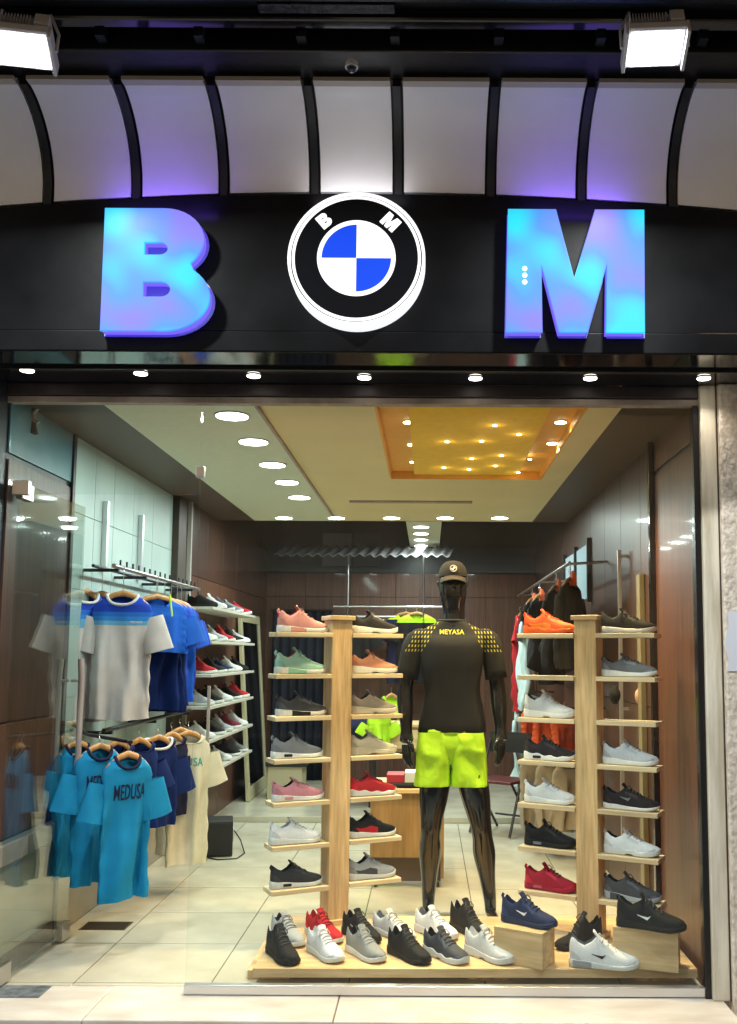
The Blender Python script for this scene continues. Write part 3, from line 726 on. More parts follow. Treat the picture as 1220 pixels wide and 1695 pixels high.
    if logo:
        lo_, hi_ = [], []
        for q in range(9):
            u = q / 8; s = .32 + .20 * u
            mid = .066 - .018 * u if u < .75 else .0525 + .014 * (u - .75) / .25
            th = .0008 + .0065 * min(1, u / .8) ** 1.5 * (1 if u < .8 else (1 - u) / .2)
            lo_.append((s, mid - th)); hi_.append((s + .01, mid + th))
        strip(lo_, hi_, shoemat(logo[0], logo[1], .4), 'emblem')
    if badge:
        y0 = W(.3) * 1.06 * 1.06 + .002
        MB().box(X(.20), X(.36), -y0 - .0015, -y0 + .003, .010, .024).build('sole_badge', shoemat(badge[0], badge[1], .5), t, bevel=.001)
    if stripes:
        for q in range(3):
            s = .46 + q * .075; strip([(s - .015, .032), (s - .005, .032)], [(s - .05, .062 - q * .004), (s - .04, .062 - q * .004)], shoemat(stripes[0], stripes[1], .5), 'side_stripe')
    return t
LIN = {'black': (.012,.012,.014), 'red': (.45,.02,.03), 'white': (.7,.7,.7), 'grey': (.12,.12,.13), 'navy': (.02,.03,.09)}
WHT = ('white', (.74,.74,.76)); BLK = ('black', (.010,.010,.011)); SOLW = ('white', (.72,.72,.70)); SOLB = ('black', (.009,.009,.010))
GRY = ('grey', (.20,.21,.23)); DGR = ('dark_grey', (.065,.07,.085)); LGR = ('light_grey', (.40,.42,.44)); RED = ('red', (.42,.012,.025))
BRIGHT = ('bright_white', (.85,.86,.88))
def on_tower(T, side, lvl, yaw_off=0, dx=0):
    ang = T.rotation_euler.z; x = side * .222 + dx; z = zs[lvl] + .0015
    return (T.location.x + x * math.cos(ang), T.location.y + x * math.sin(ang), z), ang + math.radians(yaw_off)
def sh(T, side, lvl, label, up, so, yaw_off=0, dx=0, **k):
    l, a = on_tower(T, side, lvl, yaw_off, dx); return shoe(label, l, a, up, so, **k)
SALM = ('salmon', (.66,.28,.25)); MINT = ('mint', (.36,.62,.52)); ROSE = ('rose', (.60,.25,.30)); PEACH = ('peach', (.72,.32,.20)); TAUPE = ('taupe', (.30,.27,.25)); CREAM = ('cream', (.62,.60,.52))
sh(TL, -1, 6, 'salmon pink knit trainer on the topmost left shelf of the left tower', SALM, SOLW, 0, .01, lin='red', sole2=('salmon', (.6,.28,.25), .2, .5), hi=1.12)
sh(TL, -1, 5, 'mint green knit trainer with white sole on the left tower', MINT, SOLW, lin='red', sole2=('mint', (.25,.55,.45), .2, .55), hi=1.1)
sh(TL, -1, 4, 'charcoal trainer with white heel sole block, below the mint green one', DGR, SOLW, 2, .01, sole2=('black', (.015,.015,.016), .25, .6), lace=BLK)
sh(TL, -1, 3, 'grey knit trainer on a white sole, above the rose pink one', GRY, SOLW, 0, -.01, badge=BLK, hi=1.06)
sh(TL, -1, 2, 'rose pink trainer on a thick white sole on the left tower', ROSE, SOLW, badge=('rose', (.6,.25,.3)), hi=.92)
sh(TL, -1, 1, 'plain white sock trainer on the left side of the left tower', BRIGHT, SOLW, 0, -.01, lin='white', badge=None, hi=1.05)
sh(TL, -1, 0, 'black knit trainer on white sole on the lowest left shelf of the left tower', ('soft_black', (.028,.028,.032)), SOLW, badge=BLK, hi=1.05)
sh(TL, 1, 6, 'black trainer with thick white wave sole on the top right shelf of the left tower', BLK, SOLW, sole=1.15, hi=.98, lace=('tan_lace', (.3,.25,.2)))
sh(TL, 1, 5, 'peach orange trainer with chunky white sole', PEACH, SOLW, sole=1.2, hi=1.0)
sh(TL, 1, 4, 'taupe grey chunky trainer with off white sole under the peach one', TAUPE, ('off_white', (.55,.52,.46)), sole=1.25, hi=1.02, lin='black')
sh(TL, 1, 3, 'cream chunky trainer with thick cream sole', CREAM, ('cream', (.62,.58,.48)), sole=1.25, hi=1.05, lin='grey')
sh(TL, 1, 2, 'red trainer with white sole on the left tower beside the column', RED, SOLW, sole=1.0, hi=1.0, lin='red', wavy=True)
sh(TL, 1, 1, 'black trainer with red and white sole', BLK, SOLW, panel=('red', (.42,.012,.025)), hi=1.08)
sh(TL, 1, 0, 'light grey trainer with dark side panel on the lowest right shelf of the left tower', LGR, SOLW, panel=('dark_grey', (.065,.07,.085)), hi=1.06)
sh(TR, -1, 6, 'bright orange red trainer on the top shelf of the right tower', ('orange_red', (.80,.09,.02)), ('orange_red', (.75,.12,.02)), lin=('orange_l', (.5,.05,.02)), wavy=True, sole=1.1, panel=('orange', (.85,.22,.03)))
sh(TR, -1, 4, 'white chunky trainer with dark lining on the left side of the right tower', WHT, SOLW, sole=1.15, hi=1.15)
sh(TR, -1, 3, 'black knit trainer with ribbed white sole above a white trainer', ('warm_black', (.022,.016,.018)), SOLW, sole=1.1, wavy=True, badge=BLK)
sh(TR, -1, 2, 'white low trainer below the black one with ribbed white sole', WHT, SOLW, hi=1.0, lin='grey')
sh(TR, -1, 1, 'all black trainer on the left side of the right tower', BLK, SOLB, hi=1.05, badge=GRY)
sh(TR, -1, 0, 'all red trainer on the lowest left shelf of the right tower', ('deep_red', (.36,.01,.03)), ('deep_red', (.33,.01,.03)), lin='red', hi=1.05, badge=('pinkred', (.5,.1,.12)))
sh(TR, 1, 6, 'black trainer on a smooth white sole on the top right shelf', BLK, SOLW, hi=1.0)
sh(TR, 1, 5, 'slate grey trainer with pale heel and white sole', ('slate', (.13,.14,.16)), SOLW, hi=.9)
sh(TR, 1, 3, 'pale grey striped trainer with white sole on the right tower', ('pale_grey', (.52,.54,.58)), SOLW, hi=1.0, lin='grey', stripes=WHT)
sh(TR, 1, 2, 'black trainer with thin white sole line on the right tower', ('warm_black', (.022,.016,.018)), SOLW, hi=.98, sole=.8, logo=GRY)
sh(TR, 1, 1, 'all white running trainer with layered sole on the right tower', BRIGHT, SOLW, sole=1.15, hi=1.0, lin='black', wavy=True)
sh(TR, 1, 0, 'dark grey running trainer with pale grey sole on the lowest right shelf', DGR, ('pale_grey_s', (.40,.42,.46)), sole=1.05, hi=1.05, sole2=('dark_grey', (.08,.08,.1), .1, .3))
def onp(px, py, yaw, label, up, so, **k):
    k.setdefault('tab', False); p = F(px, py, zp + .0015); return shoe(label, p, math.radians(yaw), up, so, **k)
onp(476, 1558, -54, 'light grey trainer in the back row at the far left', LGR, SOLW, lace=GRY, hi=1.05)
onp(536, 1553, -50, 'red trainer with white sole behind the first white one', RED, SOLW, lin='red', hi=1.08)
onp(598, 1553, -50, 'black trainer in the back row behind the light grey trainer', BLK, SOLB, logo=LGR, hi=1.08)
onp(652, 1550, -44, 'white trainer in the back row behind the black front trainer', WHT, SOLW, lin='grey')
onp(722, 1548, -46, 'white chunky trainer with lilac shade behind the dark grey one', BRIGHT, SOLW, sole=1.15, lin='grey', hi=1.1)
onp(778, 1545, -52, 'black high sock trainer in the back row beside the wooden box', BLK, SOLB, hi=1.35)
onp(467, 1586, -58, 'black trainer at the far left of the front row', BLK, SOLB, hi=1.18)
onp(538, 1583, -54, 'white trainer in the front row next to the far left black one', BRIGHT, SOLW, lin='white', hi=1.05)
onp(605, 1583, -52, 'light grey trainer on white sole in the front row', ('mid_grey', (.28,.29,.29)), SOLW, lace=LGR, hi=1.08)
onp(677, 1586, -50, 'black trainer in the middle of the front row', BLK, SOLB, hi=1.15)
onp(738, 1586, -48, 'dark grey trainer with thick white toothed sole in the front row', DGR, SOLW, sole=1.2, wavy=True, hi=1.1)
onp(810, 1586, -46, 'white chunky trainer at the right end of the front row', WHT, SOLW, sole=1.25, hi=1.1, lin='white', L=.30)
onp(1000, 1600, -9, 'large white trainer with black tick and clear heel unit in front of the tower foot', BRIGHT, SOLW, logo=BLK, lin='grey', L=.325, hi=1.12, lace=WHT, sole2=('grey_air', (.35,.35,.36), .04, .3))
onp(958, 1568, 200, 'black trainer standing behind the large white one', BLK, SOLB, hi=1.5, L=.26)
# wooden boxes
def crate(c0, c1, wd, h, label):
    c0 = Vector(c0); c1 = Vector(c1); d = (c1 - c0); d.z = 0; Ln = d.length; d.normalize(); nrm = Vector((d.y, -d.x, 0))
    if nrm.y < 0: nrm = -nrm
    t = thing('wooden_box', label, 'box', (c0.x, c0.y, zp + .0015), math.atan2(d.y, d.x), 'maple display boxes')
    sg = 1 if Vector((-d.y, d.x, 0)).dot(nrm) > 0 else -1
    y0, y1 = sorted((0, sg * wd))
    MB().box(.0, Ln, y0, y1, h - .012, h).build('top_board', M_maple_h, t, bevel=.0015)
    MB().box(.001, Ln - .001, y0 + .001, y0 + .012, 0, h - .0125).build('side_board', M_maple_h, t, bevel=.0015)
    MB().box(.001, Ln - .001, y1 - .012, y1 - .001, 0, h - .0125).build('side_board', M_maple_h, t, bevel=.0015)
    MB().box(.0015, .012, y0 + .0125, y1 - .0125, 0, h - .0125).build('end_board', M_maple_h, t, bevel=.0015)
    MB().box(Ln - .012, Ln - .0015, y0 + .0125, y1 - .0125, 0, h - .0125).build('end_board', M_maple_h, t, bevel=.0015)
    return t
H1 = .165
a0 = F(898, 1607, zp); a1 = F(817, 1533, zp + H1)
crate(a0, a1, .15, H1, 'maple box at the middle of the platform under a navy trainer')
b0 = F(1124, 1612, zp); b1 = F(1014, 1534, zp + .185)
crate(b0, b1, .16, .185, 'maple box at the right end of the platform under a black trainer')
p = F(876, 1530, zp + H1 + .003); shoe('navy blue trainer with white tick on the middle wooden box', p, math.radians(-33), ('navy', (.022,.032,.085)), ('navy', (.025,.035,.09)), lin='navy', logo=BRIGHT, hi=1.12, L=.29, lace=('navy', (.022,.032,.085)))
p = F(1078, 1537, zp + .188); shoe('black trainer with white tick on the right wooden box', p, math.radians(-25), BLK, SOLB, logo=BRIGHT, hi=1.12, L=.32)

# ---------------------------------------------------------------- mannequin
MY = 1.20
def mp(px, py, dy=0): p = P(px, py, MY + dy); return Vector((p.x, p.y, p.z))
mo = F(757, 1523, 0.0); MX = P(750, 1100, MY).x
mn = thing('mannequin', 'glossy black mannequin in black cap, dark printed tee and neon yellow shorts', 'mannequin', (MX, MY, 0))
O = Vector((MX, MY, 0))
def skin(chains, name, m, parent, loc=(0,0,0), sub=2):
    me = bpy.data.meshes.new(name); V, E, R = [], [], []
    idx = {}
    for ch in chains:
        prev = None
        for key, co, r in ch:
            if key not in idx or key is None:
                i = len(V); V.append(tuple(co)); R.append(r)
                if key is not None: idx[key] = i
            else: i = idx[key]
            if prev is not None and prev != i: E.append((prev, i))
            prev = i
    me.from_pydata(V, E, [])
    o = bpy.data.objects.new(name, me); C.objects.link(o)
    o.modifiers.new('skin', 'SKIN').use_smooth_shade = True
    u = o.modifiers.new('sub', 'SUBSURF'); u.levels = sub; u.render_levels = sub
    sv = me.skin_vertices[0].data
    for d, r in zip(sv, R): d.radius = (r, r) if not isinstance(r, tuple) else r
    sv[0].use_root = True
    dg = bpy.context.evaluated_depsgraph_get(); nm = bpy.data.meshes.new_from_object(o.evaluated_get(dg))
    bpy.data.objects.remove(o); nm.materials.clear(); nm.materials.append(m)
    nm.polygons.foreach_set('use_smooth', [True] * len(nm.polygons)); nm.name = name
    o = bpy.data.objects.new(name, nm); C.objects.link(o); o.location = loc
    if parent: o.parent = parent
    return o
def L_(px, py, dy=0): return mp(px, py, dy) - O
pel = L_(747, 1235); chest = L_(749, 1110); waist = L_(748, 1180)
chains = [[('pel', pel, (.155, .11)), ('w', waist, (.120, .075)), ('ch', chest, (.125, .060)), ('up', L_(750, 1062), (.105, .050)), ('nb', L_(751, 1032), (.078, .074)), ('n', L_(751, 1006), (.070, .070)), ('jaw', L_(750, 989, -.025), (.070, .086)), ('face', L_(750, 968, -.01), (.080, .098)), ('head', L_(750, 948, .01), (.074, .095)), ('crown', L_(750, 938, .01), (.05, .06))]]
for s_, sh_, el, wr_, hd in (('l', (686, 1056), (670, 1142), (673, 1208), (673, 1232)), ('r', (812, 1056), (824, 1142), (829, 1206), (829, 1228))):
    chains.append([('up', None, None), (s_ + 'sh', L_(*sh_), .046), (s_ + 'ua', (L_(*sh_) + L_(*el)) / 2, .058), (s_ + 'el', L_(*el), .050), (s_ + 'fa', L_(*el) * .62 + L_(wr_[0], wr_[1], -.03) * .38, .056), (s_ + 'wr', L_(wr_[0], wr_[1], -.04), (.029, .034)), (s_ + 'pa', L_(hd[0], hd[1], -.05), (.036, .052))])
for s_, hp, kn, an, to in (('l', (722, 1262), (713, 1372), (709, 1492), (706, 1524)), ('r', (778, 1262), (797, 1372), (812, 1490), (823, 1522))):
    H_, K_, A_ = L_(*hp), L_(*kn, -.02), L_(an[0], an[1], .03); T_ = L_(to[0], to[1], -.14)
    T_.z = .03; A_.z = .10
    chains.append([('pel', None, None), (s_ + 'hp', H_, .098), (s_ + 'th', H_ * .5 + K_ * .5, .100), (s_ + 'k1', H_ * .14 + K_ * .86, .070), (s_ + 'kn', K_, (.062, .066)), (s_ + 'k2', K_ * .86 + A_ * .14 + Vector((0, .01, 0)), .062), (s_ + 'ca', K_ * .68 + A_ * .32 + Vector((0, .03, 0)), (.074, .078)), (s_ + 'c2', K_ * .4 + A_ * .6 + Vector((0, .02, 0)), .054), (s_ + 'an', A_, .038), (s_ + 'he', Vector((A_.x, A_.y + .01, .045)), .036)])
    chains.append([(s_ + 'he', None, None), (s_ + 'mf', A_ * .4 + T_ * .6 + Vector((0, 0, -.02)), (.040, .028)), (s_ + 'to', T_, (.038, .018))])
# patch keyed None nodes
kd = {}
for ch in chains:
    for k_, co, r in ch:
        if co is not None: kd[k_] = (co, r)
chains = [[(k_, *(kd[k_])) for k_, _, _ in ch] for ch in chains]
body = skin(chains, 'body', M_manneq, mn, sub=3)
# fingers
fb_ = MB()
for s_, sg in (('l', 1), ('r', -1)):
    pa = kd[s_ + 'pa'][0]
    for q, (dy, ln) in enumerate(((-.030, .080), (-.010, .092), (.010, .088), (.028, .070))):
        b0_ = pa + Vector((-sg * dy * .55, dy * .9, -.005)); 
        fb_.tube([b0_, b0_ + Vector((0, 0, -.04)), b0_ + Vector((sg * .004, -.004, -.04 - ln * .45)), b0_ + Vector((sg * .014, -.010, -.04 - ln * .8)), b0_ + Vector((sg * .022, -.014, -.04 - ln))], [.015, .014, .0125, .0105, .007], 8)
    t0 = pa + Vector((sg * .008, -.034, .025))
    fb_.tube([t0, t0 + Vector((sg * .022, -.022, -.028)), t0 + Vector((sg * .030, -.028, -.060)), t0 + Vector((sg * .028, -.026, -.082))], [.017, .015, .012, .008], 8)
hd_ = fb_.build('fingers', M_manneq, None, smooth='all')
# join the fingers into the body mesh so that the figure stays one piece
bm = bmesh.new(); bm.from_mesh(body.data); bm.from_mesh(hd_.data); 
# nose and brow ridge
bm.to_mesh(body.data); bm.free(); bpy.data.objects.remove(hd_)
body.data.polygons.foreach_set('use_smooth', [True] * len(body.data.polygons))
hc = L_(750, 952)
nb_ = MB().loft([[(hc.x + a * .5, hc.y + y, hc.z + z) for a, y in ((-.030, -.078), (0, -.078 - d_), (.030, -.078))] for z, d_ in ((-.02, .006), (-.06, .018), (-.088, .034), (-.098, .012))], False, closed=False)
nb_.build('nose', M_manneq, mn, smooth='all')
for sg in (-1, 1):
    MB().tube([(hc.x + sg * .076, hc.y + .01, hc.z - .03), (hc.x + sg * .084, hc.y + .02, hc.z - .05), (hc.x + sg * .080, hc.y + .012, hc.z - .075)], [.010, .014, .008], 8).build('ear', M_manneq, mn, smooth='all')
# cap
M_cap = fabric('cap_black', (.012,.010,.010)); M_brim = fabric('cap_brim', (.032,.025,.021))
cc = L_(750, 950); b = MB(); R = []
for q in range(10):
    a = q / 9 * PI / 2; rr = math.cos(a); R.append([(cc.x + .088 * rr ** .8 * math.cos(t), cc.y + .012 + .104 * rr ** .8 * math.sin(t), cc.z - .018 + .10 * math.sin(a)) for t in [2 * PI * k / 32 for k in range(32)]])
capo = b.loft(R, False).build('cap', M_cap, mn, smooth='all')
f_, bk = [], []
for q in range(6):
    u = q / 5; row_ = []
    for k in range(13):
        t = PI + PI * (k + .0) / 12; ex = .075 * u * math.sin((t - PI)) ** .7 if 0 < k < 12 else 0
        x = cc.x + (.086 - .004 * u) * math.cos(t); y = cc.y + .012 + (.100) * math.sin(t) - ex
        z = cc.z - .014 - .030 * u - .016 * (abs(math.cos(t)) ** 2)
        row_.append((x, y, z))
    f_.append(row_); bk.append([(x, y, z - .004) for x, y, z in row_])
MB().sheet(f_, bk).build('brim', M_brim, capo, smooth='all')
eb = (cc.x, cc.y - .094, cc.z + .026)
MB().cyl((0, -.002, 0), .021, .006, 'y', 24).build('badge', shoemat('cap_silver', (.6,.55,.5), .4), capo, eb, (math.radians(-16), 0, 0))
MB().cyl((0, -.004, 0), .0165, .004, 'y', 24).build('badge_face', M_signblack, capo, eb, (math.radians(-16), 0, 0))
for q_ in (0, 2):
    pts = [(0, 0)] + arc(0, 0, .012, .012, 90 * q_, 90 * q_ + 90, 6)
    shape2d('badge_quarter', [pts], .002, BRIGHT and shoemat('bright_white', (.85,.86,.88)), capo, (eb[0], eb[1] - .0055, eb[2]), (PI/2 - math.radians(16), 0, 0))
for k in range(6):
    a = PI * k / 6; pts = [(cc.x + .0895 * math.cos(q) * math.cos(a), cc.y + .012 + .1055 * math.cos(q) * math.sin(a), cc.z - .018 + .101 * math.sin(q)) for q in [PI * j / 14 for j in range(15)]]
# tee
def mat_tee():
    m = fabric('mannequin_tee', (.010,.010,.011), .8, .3); n = m.node_tree; b = n.nodes['Principled BSDF']; src = b.inputs['Base Color'].links[0].from_socket
    tc = n.nodes.new('ShaderNodeTexCoord'); sx = n.nodes.new('ShaderNodeSeparateXYZ'); lk(n, tc.outputs['Object'], sx.inputs[0])
    def M(op, a, b_=None):
        x = n.nodes.new('ShaderNodeMath'); x.operation = op
        for i, v in enumerate((a, b_)):
            if v is None: continue
            if isinstance(v, (int, float)): x.inputs[i].default_value = v
            else: lk(n, v, x.inputs[i])
        return x.outputs[0]
    ax = M('ABSOLUTE', sx.outputs['X']); z = sx.outputs['Z']
    v = n.nodes.new('ShaderNodeTexBrick'); v.inputs['Scale'].default_value = 1; v.offset = .5
    v.inputs['Brick Width'].default_value = .019; v.inputs['Row Height'].default_value = .027; v.inputs['Mortar Size'].default_value = .0072; v.inputs['Mortar Smooth'].default_value = .2
    cb_ = n.nodes.new('ShaderNodeCombineXYZ'); lk(n, M('ADD', ax, M('MULTIPLY', z, .35)), cb_.inputs[0]); lk(n, z, cb_.inputs[1]); lk(n, cb_.outputs[0], v.inputs['Vector'])
    dn = M('SUBTRACT', zneck_ + .02, z)
    reg = M('MULTIPLY', M('GREATER_THAN', ax, M('ADD', M('MULTIPLY', dn, .52), .078)), M('MULTIPLY', M('LESS_THAN', dn, .21), M('LESS_THAN', ax, M('ADD', M('MULTIPLY', dn, .50), .19))))
    fac = M('MULTIPLY', M('SUBTRACT', 1, v.outputs['Fac']), reg)
    mx = n.nodes.new('ShaderNodeMix'); mx.data_type = 'RGBA'; lk(n, fac, mx.inputs['Factor']); lk(n, src, mx.inputs['A']); mx.inputs['B'].default_value = (.42, .37, .02, 1)
    lk(n, mx.outputs['Result'], b.inputs['Base Color']); return m
zneck_ = L_(750, 1030).z
def ell(cx, cy, z, a, b, n=40, e=.8, ph=0, fold=0, k=7, seed=0):
    out = []
    for i in range(n):
        t = 2 * PI * i / n; c_, s_ = math.cos(t), math.sin(t)
        r = 1 + fold * 1.6 * (1 - 2 * abs(noise.noise((c_ * 1.5 + seed * 3, s_ * 1.5, z * 5 + c_ * 2)))) * .5 + fold * .6 * (math.sin(k * t + seed + z * 6) * .6 + math.sin(3 * t - z * 9 + seed) * .4)
        out.append((cx + a * r * math.copysign(abs(c_) ** e, c_), cy + b * r * math.copysign(abs(s_) ** e, s_), z))
    return out
hem = L_(747, 1211).z; R = []
prof_t = [(hem, .200, .128, .035), (hem + .006, .202, .130, .035), (hem + .05, .196, .126, .045), (hem + .10, .186, .120, .05), (hem + .15, .178, .116, .045), (hem + .20, .170, .112, .04), (hem + .25, .168, .112, .04), (hem + .30, .172, .114, .03), (hem + .36, .180, .120, .02), (hem + .42, .188, .128, .015), (hem + .50, .194, .130, .008), (hem + .56, .196, .118, .004)]
zsh = L_(750, 1040).z
prof_t = [p_ for p_ in prof_t if p_[0] < zsh - .05]
prof_t += [(zsh - .05, .200, .104, 0), (zsh - .015, .184, .088, 0), (zsh + .012, .140, .078, 0), (zsh + .034, .094, .076, 0), (zsh + .045, .078, .074, 0)]
cx_ = L_(748, 1120).x
R = [ell(cx_, 0, z, a, b_, fold=f) for z, a, b_, f in prof_t]
MT = mat_tee()
tee_ = MB().loft(R, False).build('tshirt', MT, mn, smooth='all')
MB().tube([(cx_ + .080 * math.cos(t), .076 * math.sin(t), zsh + .046) for t in [2 * PI * k / 24 for k in range(25)]], .007, 8).build('collar', fabric('tee_collar', (.03,.03,.033)), tee_, smooth='all')
for s_, sg in (('l', -1), ('r', 1)):
    a = kd[s_ + 'sh'][0]; e_ = kd[s_ + 'el'][0]; d_ = (e_ - a).normalized(); pts = [a + Vector((-sg * .085, 0, .020)), a + Vector((-sg * .06, 0, .012)), a + Vector((-sg * .03, 0, .004)), a + Vector((-sg * .008, 0, -.012)), a + d_ * .06, a + d_ * .12, a + d_ * .19, a + d_ * .245]
    MB().tube(pts, [.026, .046, .055, .061, .065, .066, .066, .066], 28).build('sleeve', MT, tee_, smooth='all')
yt = -.128
drape(text('chest_print', 'MEYASA', .040, mat('print_yellow', (.48,.46,.03), .6), tee_, (cx_ - .004, -.134, L_(750, 1047).z), (PI/2, 0, 0), bold=.0006), tee_)
# shorts
M_sh = mat('neon_shorts', (.50,.86,.02), .6, var=.05, scale=8, bump=.9, bscale=11, emis=None)
b = MB(); z0, z1 = L_(747, 1298).z, L_(747, 1207).z
hcx = L_(746, 1250).x
b.loft([ell(hcx, 0, z, a, b_, fold=f, k=9) for z, a, b_, f in ((z1 + .01, .188, .122, .02), (z1 - .01, .192, .126, .03), (z1 - .05, .192, .133, .02), (z1 - .10, .190, .134, .015), (z1 - .15, .17, .120, .015), (z1 - .20, .16, .09, .01))], False)
sho = b.build('shorts', M_sh, mn, smooth='all')
MB().loft([ell(hcx, 0, z, a, b_) for z, a, b_ in ((z1 + .012, .190, .125), (z1 - .004, .196, .131), (z1 - .022, .196, .131), (z1 - .026, .190, .126))], False).build('waistband', M_sh, sho, smooth='all')
for sg in (-1, 1):
    tab_ = ((z1 - .012, .094, .124, .03, -.004), (z1 - .06, .100, .130, .03, -.003), (z1 - .12, .103, .132, .03, 0), (z1 - .2, .103, .132, .03, .001), (z0 + .10, .103, .128, .04, .003), (z0 + .06, .105, .130, .05, .004), (z0 + .008, .108, .132, .06, .007), (z0, .107, .131, .06, .007))
    rr_ = []
    for t0, t1 in zip(tab_[:-1], tab_[1:]):
        m_ = max(1, int((t0[0] - t1[0]) / .012))
        for q in range(m_): rr_.append([a_ + (b_ - a_) * q / m_ for a_, b_ in zip(t0, t1)])
    rr_.append(tab_[-1])
    MB().loft([[(x + 0, y * (1 + .10 * (.5 - 2 * abs(noise.noise((x * 10 + sg * 4, z * 7, 2.5 + x * 3))))) - (.005 if y < 0 else 0), zz2) for x, y, zz2 in ell(hcx + sg * (.102 + dx_), 0, z, a, b_, n=72, e=.55, fold=f, k=6, seed=sg)] for z, a, b_, f, dx_ in rr_], False).build('shorts_leg', M_sh, sho, smooth='all')
MB().tube([(hcx + .195, -.06, z1 - .05), (hcx + .206, -.065, z1 - .15), (hcx + .212, -.07, z0 + .03)], .004, 6).build('side_seam', mat('neon_seam', (.36,.58,.02), .7), sho)
text('logo_mark', 'A', .035, mat('print_black', (.01,.01,.01), .6), sho, (hcx + .165, -.124, z0 + .055), (PI/2, 0, .35), bold=.001)
MB().cyl((0, -.02, 0.0), .19, .012, seg=48).build('base_plate', G_shop, mn)

# ---------------------------------------------------------------- garments
def hanger(parent, half=.19, m=M_hwood, z=-.06, hook=True, hk=.0):
    pts = [(-half, 0, z - .075), (-half * .8, 0, z - .052), (-half * .4, 0, z - .016), (0, 0, z), (half * .4, 0, z - .016), (half * .8, 0, z - .052), (half, 0, z - .075)]
    h = MB().tube(pts, [.012, .015, .017, .019, .017, .015, .012], 8, flat=.55).build('hanger', m, parent, smooth='all')
    if hook: MB().tube([(0, 0, z), (0, 0, z + .035 + hk), (0, .012, z + .05 + hk), (0, .010, z + .068 + hk), (0, -.008, z + .070 + hk)], .0025, 6).build('hook', M_steel, h)
    return h
def garment(label, loc, yaw, W_=.46, H_=.70, mats=None, zones=None, sleeves=.20, slope=.055, collar=None, group=None, sm=None, neck=.085, fold=.05, name='hanging_tshirt', cat='t-shirt', seed=0, sleeve_zone=0, hm=M_hwood, flare=.0, sl_out=.055, hk=0):
    t = thing(name, label, cat, loc, math.radians(yaw), group)
    hanger(t, .40 * W_, hm, hk=hk)
    z0 = -.075; ms = mats; rows_ = []
    vz = [(0, neck, .030), (.018, neck + .03, .036), (.035, W_ * .36, .036), (.06, W_ * .45, .034), (.10, W_ * .49, .036)]
    k_ = 24
    for i in range(1, k_ + 1):
        v = .10 + (H_ - .10) * i / k_; vz.append((v, W_ * (.47 + flare * i / k_ + .012 * math.sin(i * 1.3 + seed)), .040 + .012 * i / k_))
    b = MB(); n_ = 72; R = []
    for v, a, d_ in vz:
        r = []; fo = fold * min(1, max(0, (v - .08)) / .3)
        for i in range(n_):
            th = 2 * PI * i / n_; c_, s_ = math.cos(th), math.sin(th)
            x = a * math.copysign(abs(c_) ** .75, c_); y = d_ * math.copysign(abs(s_) ** .85, s_)
            wv = math.sin(x * 38 + seed * 2.1 + v * 1.6) * .5 + math.sin(x * 71 - seed + v * 2.5) * .22 + math.sin(x * 17 + seed * .7 - v * 2) * .6 + .3 * math.sin(v * 13 + x * 22 + seed) + 0.9 * (.5 - 2 * abs(noise.noise((x * 14 + seed * 5, v * 1.3 + x * 2, seed + (3 if s_ > 0 else 0)))))
            y += fo * .62 * wv
            z = z0 - v - (0 if v > .05 else .0)
            if v < .05 and s_ < 0: z -= .060 * abs(s_) ** 1.2 * (1 - v / .05) # front neckline dips
            z -= .006 * math.sin(x * 17 + seed) * (v / H_)
            r.append((x, y, z))
        R.append(r)
    vs = [p for r in R for p in r]; b.v = [tuple(p) for p in vs]
    for i in range(len(R) - 1):
        mid = (vz[i][0] + vz[i + 1][0]) / 2 / H_; mi = 0
        for q, (lim, idx_) in enumerate(zones or []):
            if mid <= lim: mi = idx_; break
        for j in range(n_):
            a = i * n_ + j; c_ = i * n_ + (j + 1) % n_; b.f.append((a, c_, c_ + n_, a + n_)); b.m.append(mi)
    body_ = b.build('garment_body', ms, t, smooth='all')
    if sleeves:
        for sg in (-1, 1):
            x0 = sg * W_ * .40; R = []
            for u in (0, .25, .6, .95, 1.0):
                c_ = Vector((x0 + sg * (W_ * .06 + sl_out * u), 0, z0 - .075 - slope - sleeves * u)); d = Vector((sg * sl_out, 0, -sleeves)).normalized(); nx = Vector((-d.z, 0, d.x)) * (1 if sg > 0 else -1)
                wr2 = .072 + .016 * u
                R.append([tuple(c_ + nx * wr2 * math.cos(th) + Vector((0, (.022 + .012 * u) * math.sin(th) + .006 * math.sin(3 * th + seed + u * 4), 0))) for th in [2 * PI * k / 20 for k in range(20)]])
            MB().loft(R, False).build('sleeve', sm or ms[0], t, smooth='all')
    if collar:
        pts = []
        for k in range(25):
            th = 2 * PI * k / 24; c_, s_ = math.cos(th), math.sin(th)
            pts.append(((neck + .004) * math.copysign(abs(c_) ** .75, c_), (.034) * s_, z0 + .002 - (.060 * abs(s_) ** 1.2 if s_ < 0 else 0)))
        MB().tube(pts, .009, 8).build('collar', collar, t, smooth='all')
    return t
F_offw = fabric('off_white', (.58,.54,.53)); F_mid = fabric('mid_blue', (.02,.13,.54)); F_lblue = fabric('light_blue', (.14,.38,.62)); F_royal = fabric('royal_blue', (.012,.05,.42)); F_cyanb = fabric('azure_band', (.03,.22,.62)); F_wht = fabric('white', (.66,.66,.66))
F_cyan = fabric('cyan', (.006,.21,.42)); F_navy = fabric('navy', (.003,.016,.105)); F_bblue = fabric('bright_blue', (.012,.10,.50)); F_cream = fabric('cream', (.60,.58,.48)); F_blk = fabric('black', (.007,.007,.008))
